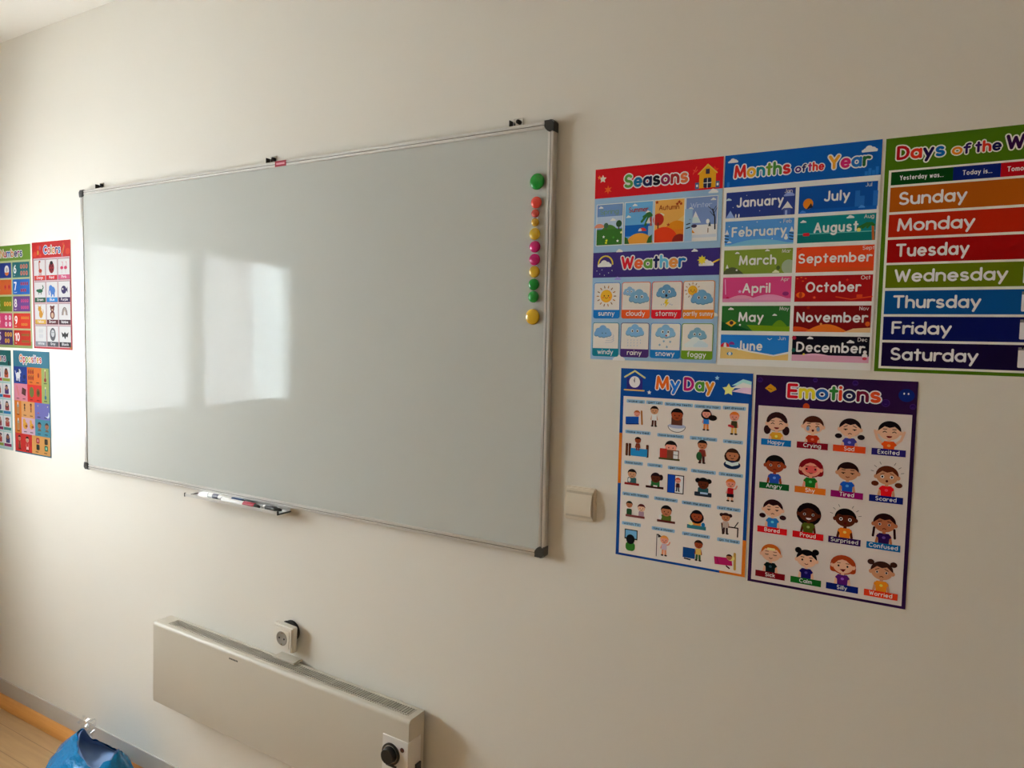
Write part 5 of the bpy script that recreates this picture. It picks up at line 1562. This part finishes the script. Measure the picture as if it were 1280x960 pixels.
for i, (word, col) in enumerate(NUM):
    u0, u1 = ((12, 134), (144, 272))[i // 5]
    v0 = 68 + (i % 5) * 67
    a = Art()
    a.rect(u0, v0, u1, v0 + 60, col)
    a.text(word, u0 + 8, v0 + 44, 34, (226, 216, 206), 0.18, 0.06, None if len(word) == 1 else 36, n=6)
    a.text(('one', 'two', 'three', 'four', 'five', 'six', 'seven', 'eight', 'nine', 'ten')[i], u0 + 9, v0 + 54, 6, (214, 204, 196), 0.15, 0.12, n=4)
    cnt = i + 1
    per = 1 if cnt == 1 else (cnt + 1) // 2 if cnt > 3 else cnt
    for k_ in range(cnt):
        rr, cc = k_ // per, k_ % per
        px = u0 + 58 + (cc + 0.5) * (60 / per)
        py = v0 + (30 if cnt <= 3 else 18 + 26 * rr)
        r = 18 if cnt == 1 else min(9, 26 / per)
        ic = [(216, 206, 196), (206, 60, 60), (214, 160, 60), (226, 190, 196), (206, 150, 60), (190, 120, 100), (170, 60, 90), (200, 80, 130), (214, 140, 50), (150, 110, 40)][i]
        a.ell(px, py, r, r * 1.1, ic, n=12)
        a.ell(px, py - r * 0.1, r * 0.5, r * 0.5, tuple(int(c * 0.8) for c in ic), n=8)
        if cnt == 1:
            a.ell(px, py + 8, 16, 13, (206, 110, 40), 0, 180)
    a.build('number_card', root)

root, sh = poster('wall_poster', 'teal-bordered poster headed Opposites, just left of the whiteboard in the lower row', -0.5338, 0.4173, 270, 410, (58, 116, 130), 'left')
sh.build('sheet', root)
CUR[0] = sh.t + 0.00006
a = Art()
a.text('Opposites', 48, 46, 31, RED, 0.18, 0.04, 165, outline=(222, 214, 206), ow=0.09, n=8, colors=[(206, 120, 50), (190, 60, 60), (120, 150, 60), (206, 170, 70), (190, 80, 50), (60, 50, 100), (150, 60, 110), (200, 150, 60), (190, 60, 60)])
a.build('title', root)


def opp(u0, v0, u1, v1, col, paint):
    a = Art()
    a.rect(u0, v0, u1, v1, col)
    paint(a, u0, v0, u1, v1)
    for cx in ((u0 + (u1 - u0) * 0.27, u0 + (u1 - u0) * 0.74) if u1 - u0 > 70 else ((u0 + u1) / 2,)):
        a.rrect(cx - 11, v1 - 11, cx + 11, v1 - 7, 1.5, tuple(int(c * 0.6) for c in col))
    a.build('opposite_card', root)


def o_dog(a, u0, v0, u1, v1):
    c = (218, 210, 202)
    a.ell(u0 + 32, v0 + 36, 17, 13, c); a.ell(u0 + 42, v0 + 20, 11, 10, c); a.ell(u0 + 50, v0 + 23, 6, 4, c); [a.rect(u0 + q, v0 + 42, u0 + q + 6, v0 + 60, c) for q in (18, 28, 40)]; a.line([(u0 + 16, v0 + 32), (u0 + 10, v0 + 18)], 4, c); a.ell(u0 + 35, v0 + 17, 5, 8, (30, 30, 40)); a.ell(u0 + 80, v0 + 40, 10, 8, (20, 40, 90))


def o_fruit(a, u0, v0, u1, v1):
    for q in range(6): a.ell(u0 + 14 + (q % 3) * 15, v0 + 18 + (q // 3) * 24, 6, 9, (150, 50, 30)); a.ell(u0 + 16 + (q % 3) * 15, v0 + 9 + (q // 3) * 24, 3, 3, (70, 100, 40), n=8)
    a.ell(u0 + 84, v0 + 30, 7, 10, (150, 60, 30))


def o_therm(col):
    def f(a, u0, v0, u1, v1):
        m_ = (u0 + u1) / 2
        a.line([(m_, v0 + 8), (m_, v0 + 42)], 9, (206, 190, 150)); a.line([(m_, v0 + 14), (m_, v0 + 42)], 6, col); a.ell(m_, v0 + 46, 8, 8, col)
    return f


def o_feather(a, u0, v0, u1, v1):
    a.line([(u0 + 20, v0 + 12), (u0 + 34, v0 + 46)], 8, (206, 120, 110)); a.poly([(u0 + 62, v0 + 14), (u0 + 92, v0 + 22), (u0 + 86, v0 + 48), (u0 + 56, v0 + 40)], (84, 40, 36))


def o_trees(a, u0, v0, u1, v1):
    a.ell(u0 + 32, v0 + 30, 17, 21, (110, 110, 50)); a.ell(u0 + 80, v0 + 30, 14, 17, (130, 90, 40)); a.ell(u0 + 80, v0 + 30, 5, 8, (60, 70, 30))


def o_bottle(a, u0, v0, u1, v1):
    m_ = (u0 + u1) / 2
    a.rrect(m_ - 8, v0 + 14, m_ + 8, v0 + 52, 4, (150, 160, 150)); a.rect(m_ - 4, v0 + 6, m_ + 4, v0 + 16, (216, 206, 196)); a.rect(m_ - 7, v0 + 26, m_ + 7, v0 + 50, (180, 140, 90))


def o_people(a, u0, v0, u1, v1):
    figure(a, u0 + 26, v0 + 16, 6, 'd', (30, 24, 24), (50, 40, 44), (60, 40, 40)); figure(a, u0 + 74, v0 + 14, 7, 'm', (30, 24, 24), (170, 70, 40), (60, 40, 40))


def o_night(a, u0, v0, u1, v1):
    a.ell(u1 - 16, v0 + 44, 15, 13, (206, 206, 210)); a.ell(u1 - 22, v0 + 38, 14, 13, (112, 108, 160)); a.ell(u0 + 26, v0 + 40, 8, 3, (160, 90, 110)); a.star(u0 + 24, v0 + 12, 4, (214, 180, 120)); a.star(u1 - 14, v0 + 12, 4, (214, 200, 140))


def o_bird(a, u0, v0, u1, v1):
    for q, s_ in ((28, 1.2), (76, 1.0)):
        a.ell(u0 + q, v0 + 32, 15 * s_, 12 * s_, (206, 150, 50)); a.ell(u0 + q - 6 * s_, v0 + 16, 9 * s_, 9 * s_, (210, 156, 60)); a.ell(u0 + q + 8, v0 + 34, 9, 5, (150, 80, 40))


def o_heads(a, u0, v0, u1, v1):
    for q in (32, 86):
        smallhead(a, u0 + q, v0 + 24, 13, SKINS['t'], (60, 44, 36), 'short'); a.ell(u0 + q, v0 + 46, 13, 9, (110, 90, 70), 180, 360)


def o_child(a, u0, v0, u1, v1):
    figure(a, u0 + 32, v0 + 20, 11, 'p', (60, 34, 30), (150, 60, 40), (60, 100, 70)); figure(a, u0 + 92, v0 + 22, 12, 'l', (60, 34, 30), (190, 60, 60), (206, 190, 180))


def o_switch(a, u0, v0, u1, v1):
    for q, c in ((44, (160, 40, 50)), (104, (36, 110, 84))):
        a.rrect(u0 + q - 12, v0 + 8, u0 + q + 12, v0 + 30, 5, c if q == 44 else (50, 60, 50)); a.rrect(u0 + q - 12, v0 + 34, u0 + q + 12, v0 + 56, 5, (56, 70, 60) if q == 44 else c); a.ell(u0 + q, v0 + 19, 5, 6, (206, 140, 140) if q == 44 else (90, 60, 50)); a.ell(u0 + q, v0 + 45, 5, 6, (60, 50, 50) if q == 44 else (150, 200, 170))


opp(3, 64, 104, 132, (28, 62, 130), o_dog)
opp(104, 64, 210, 132, (206, 110, 34), o_fruit)
opp(210, 64, 264, 132, (150, 160, 90), o_therm((140, 40, 40)))
opp(3, 132, 104, 201, (206, 130, 140), o_feather)
opp(104, 132, 210, 201, (206, 50, 36), o_trees)
opp(210, 132, 264, 201, (150, 160, 90), o_therm((50, 110, 130)))
opp(3, 201, 54, 266, (206, 120, 34), o_bottle)
opp(54, 201, 156, 266, (206, 150, 92), o_people)
opp(156, 201, 264, 266, (112, 108, 160), o_night)
opp(3, 266, 54, 332, (206, 120, 34), o_bottle)
opp(54, 266, 156, 332, (196, 160, 170), o_bird)
opp(156, 266, 264, 332, (70, 130, 140), o_heads)
opp(3, 332, 130, 405, (200, 52, 46), o_child)
opp(130, 332, 264, 405, (206, 150, 84), o_switch)

root, sh = poster('wall_poster', 'teal-headed poster of white picture cards at the left edge, beside Opposites', -0.5516 - 0.270, 0.4156, 270, 407, (170, 196, 186), 'left')
sh.rect(0, 0, 270, 62, (24, 100, 96))
sh.ell(252, 52, 6, 10, (30, 40, 44))
sh.build('sheet', root)
CUR[0] = sh.t + 0.00006
a = Art()
a.text('Actions', 108, 46, 31, RED, 0.18, 0.04, 122, outline=(222, 214, 206), ow=0.09, n=8, colors=[(190, 60, 60), (206, 150, 60), (60, 110, 170), (120, 150, 60), (206, 90, 60), (60, 50, 100), (150, 60, 110)])
a.build('title', root)
ac = [(150, 160, 60), (190, 40, 50), (30, 120, 160), (60, 130, 120), (140, 30, 90)]
for i in range(20):
    cc, rr = i % 4, i // 4
    u0 = 12 + cc * 63
    v0 = 68 + rr * 67
    a = Art()
    a.rrect(u0, v0, u0 + 58, v0 + 60, 4, (218, 210, 204)); a.rect(u0, v0 + 46, u0 + 58, v0 + 58, ac[(rr + (cc == 2) * 0) % 5] if cc == 3 else ac[(rr + 1) % 5])
    hc = [(70, 40, 40), (60, 34, 80), (50, 40, 44), (140, 70, 40), (60, 34, 70)][rr]
    a.rrect(u0 + 14, v0 + 20, u0 + 46, v0 + 43, 5, [(150, 60, 60), (170, 60, 50), (60, 60, 110), (190, 90, 50), (84, 50, 110)][(rr + cc) % 5])
    smallhead(a, u0 + 29, v0 + 17, 11, SKINS['lptmn'[(rr + cc) % 5]], hc, ('short', 'long', 'buns', 'bob')[(rr + cc) % 4])
    a.build('action_card', root)
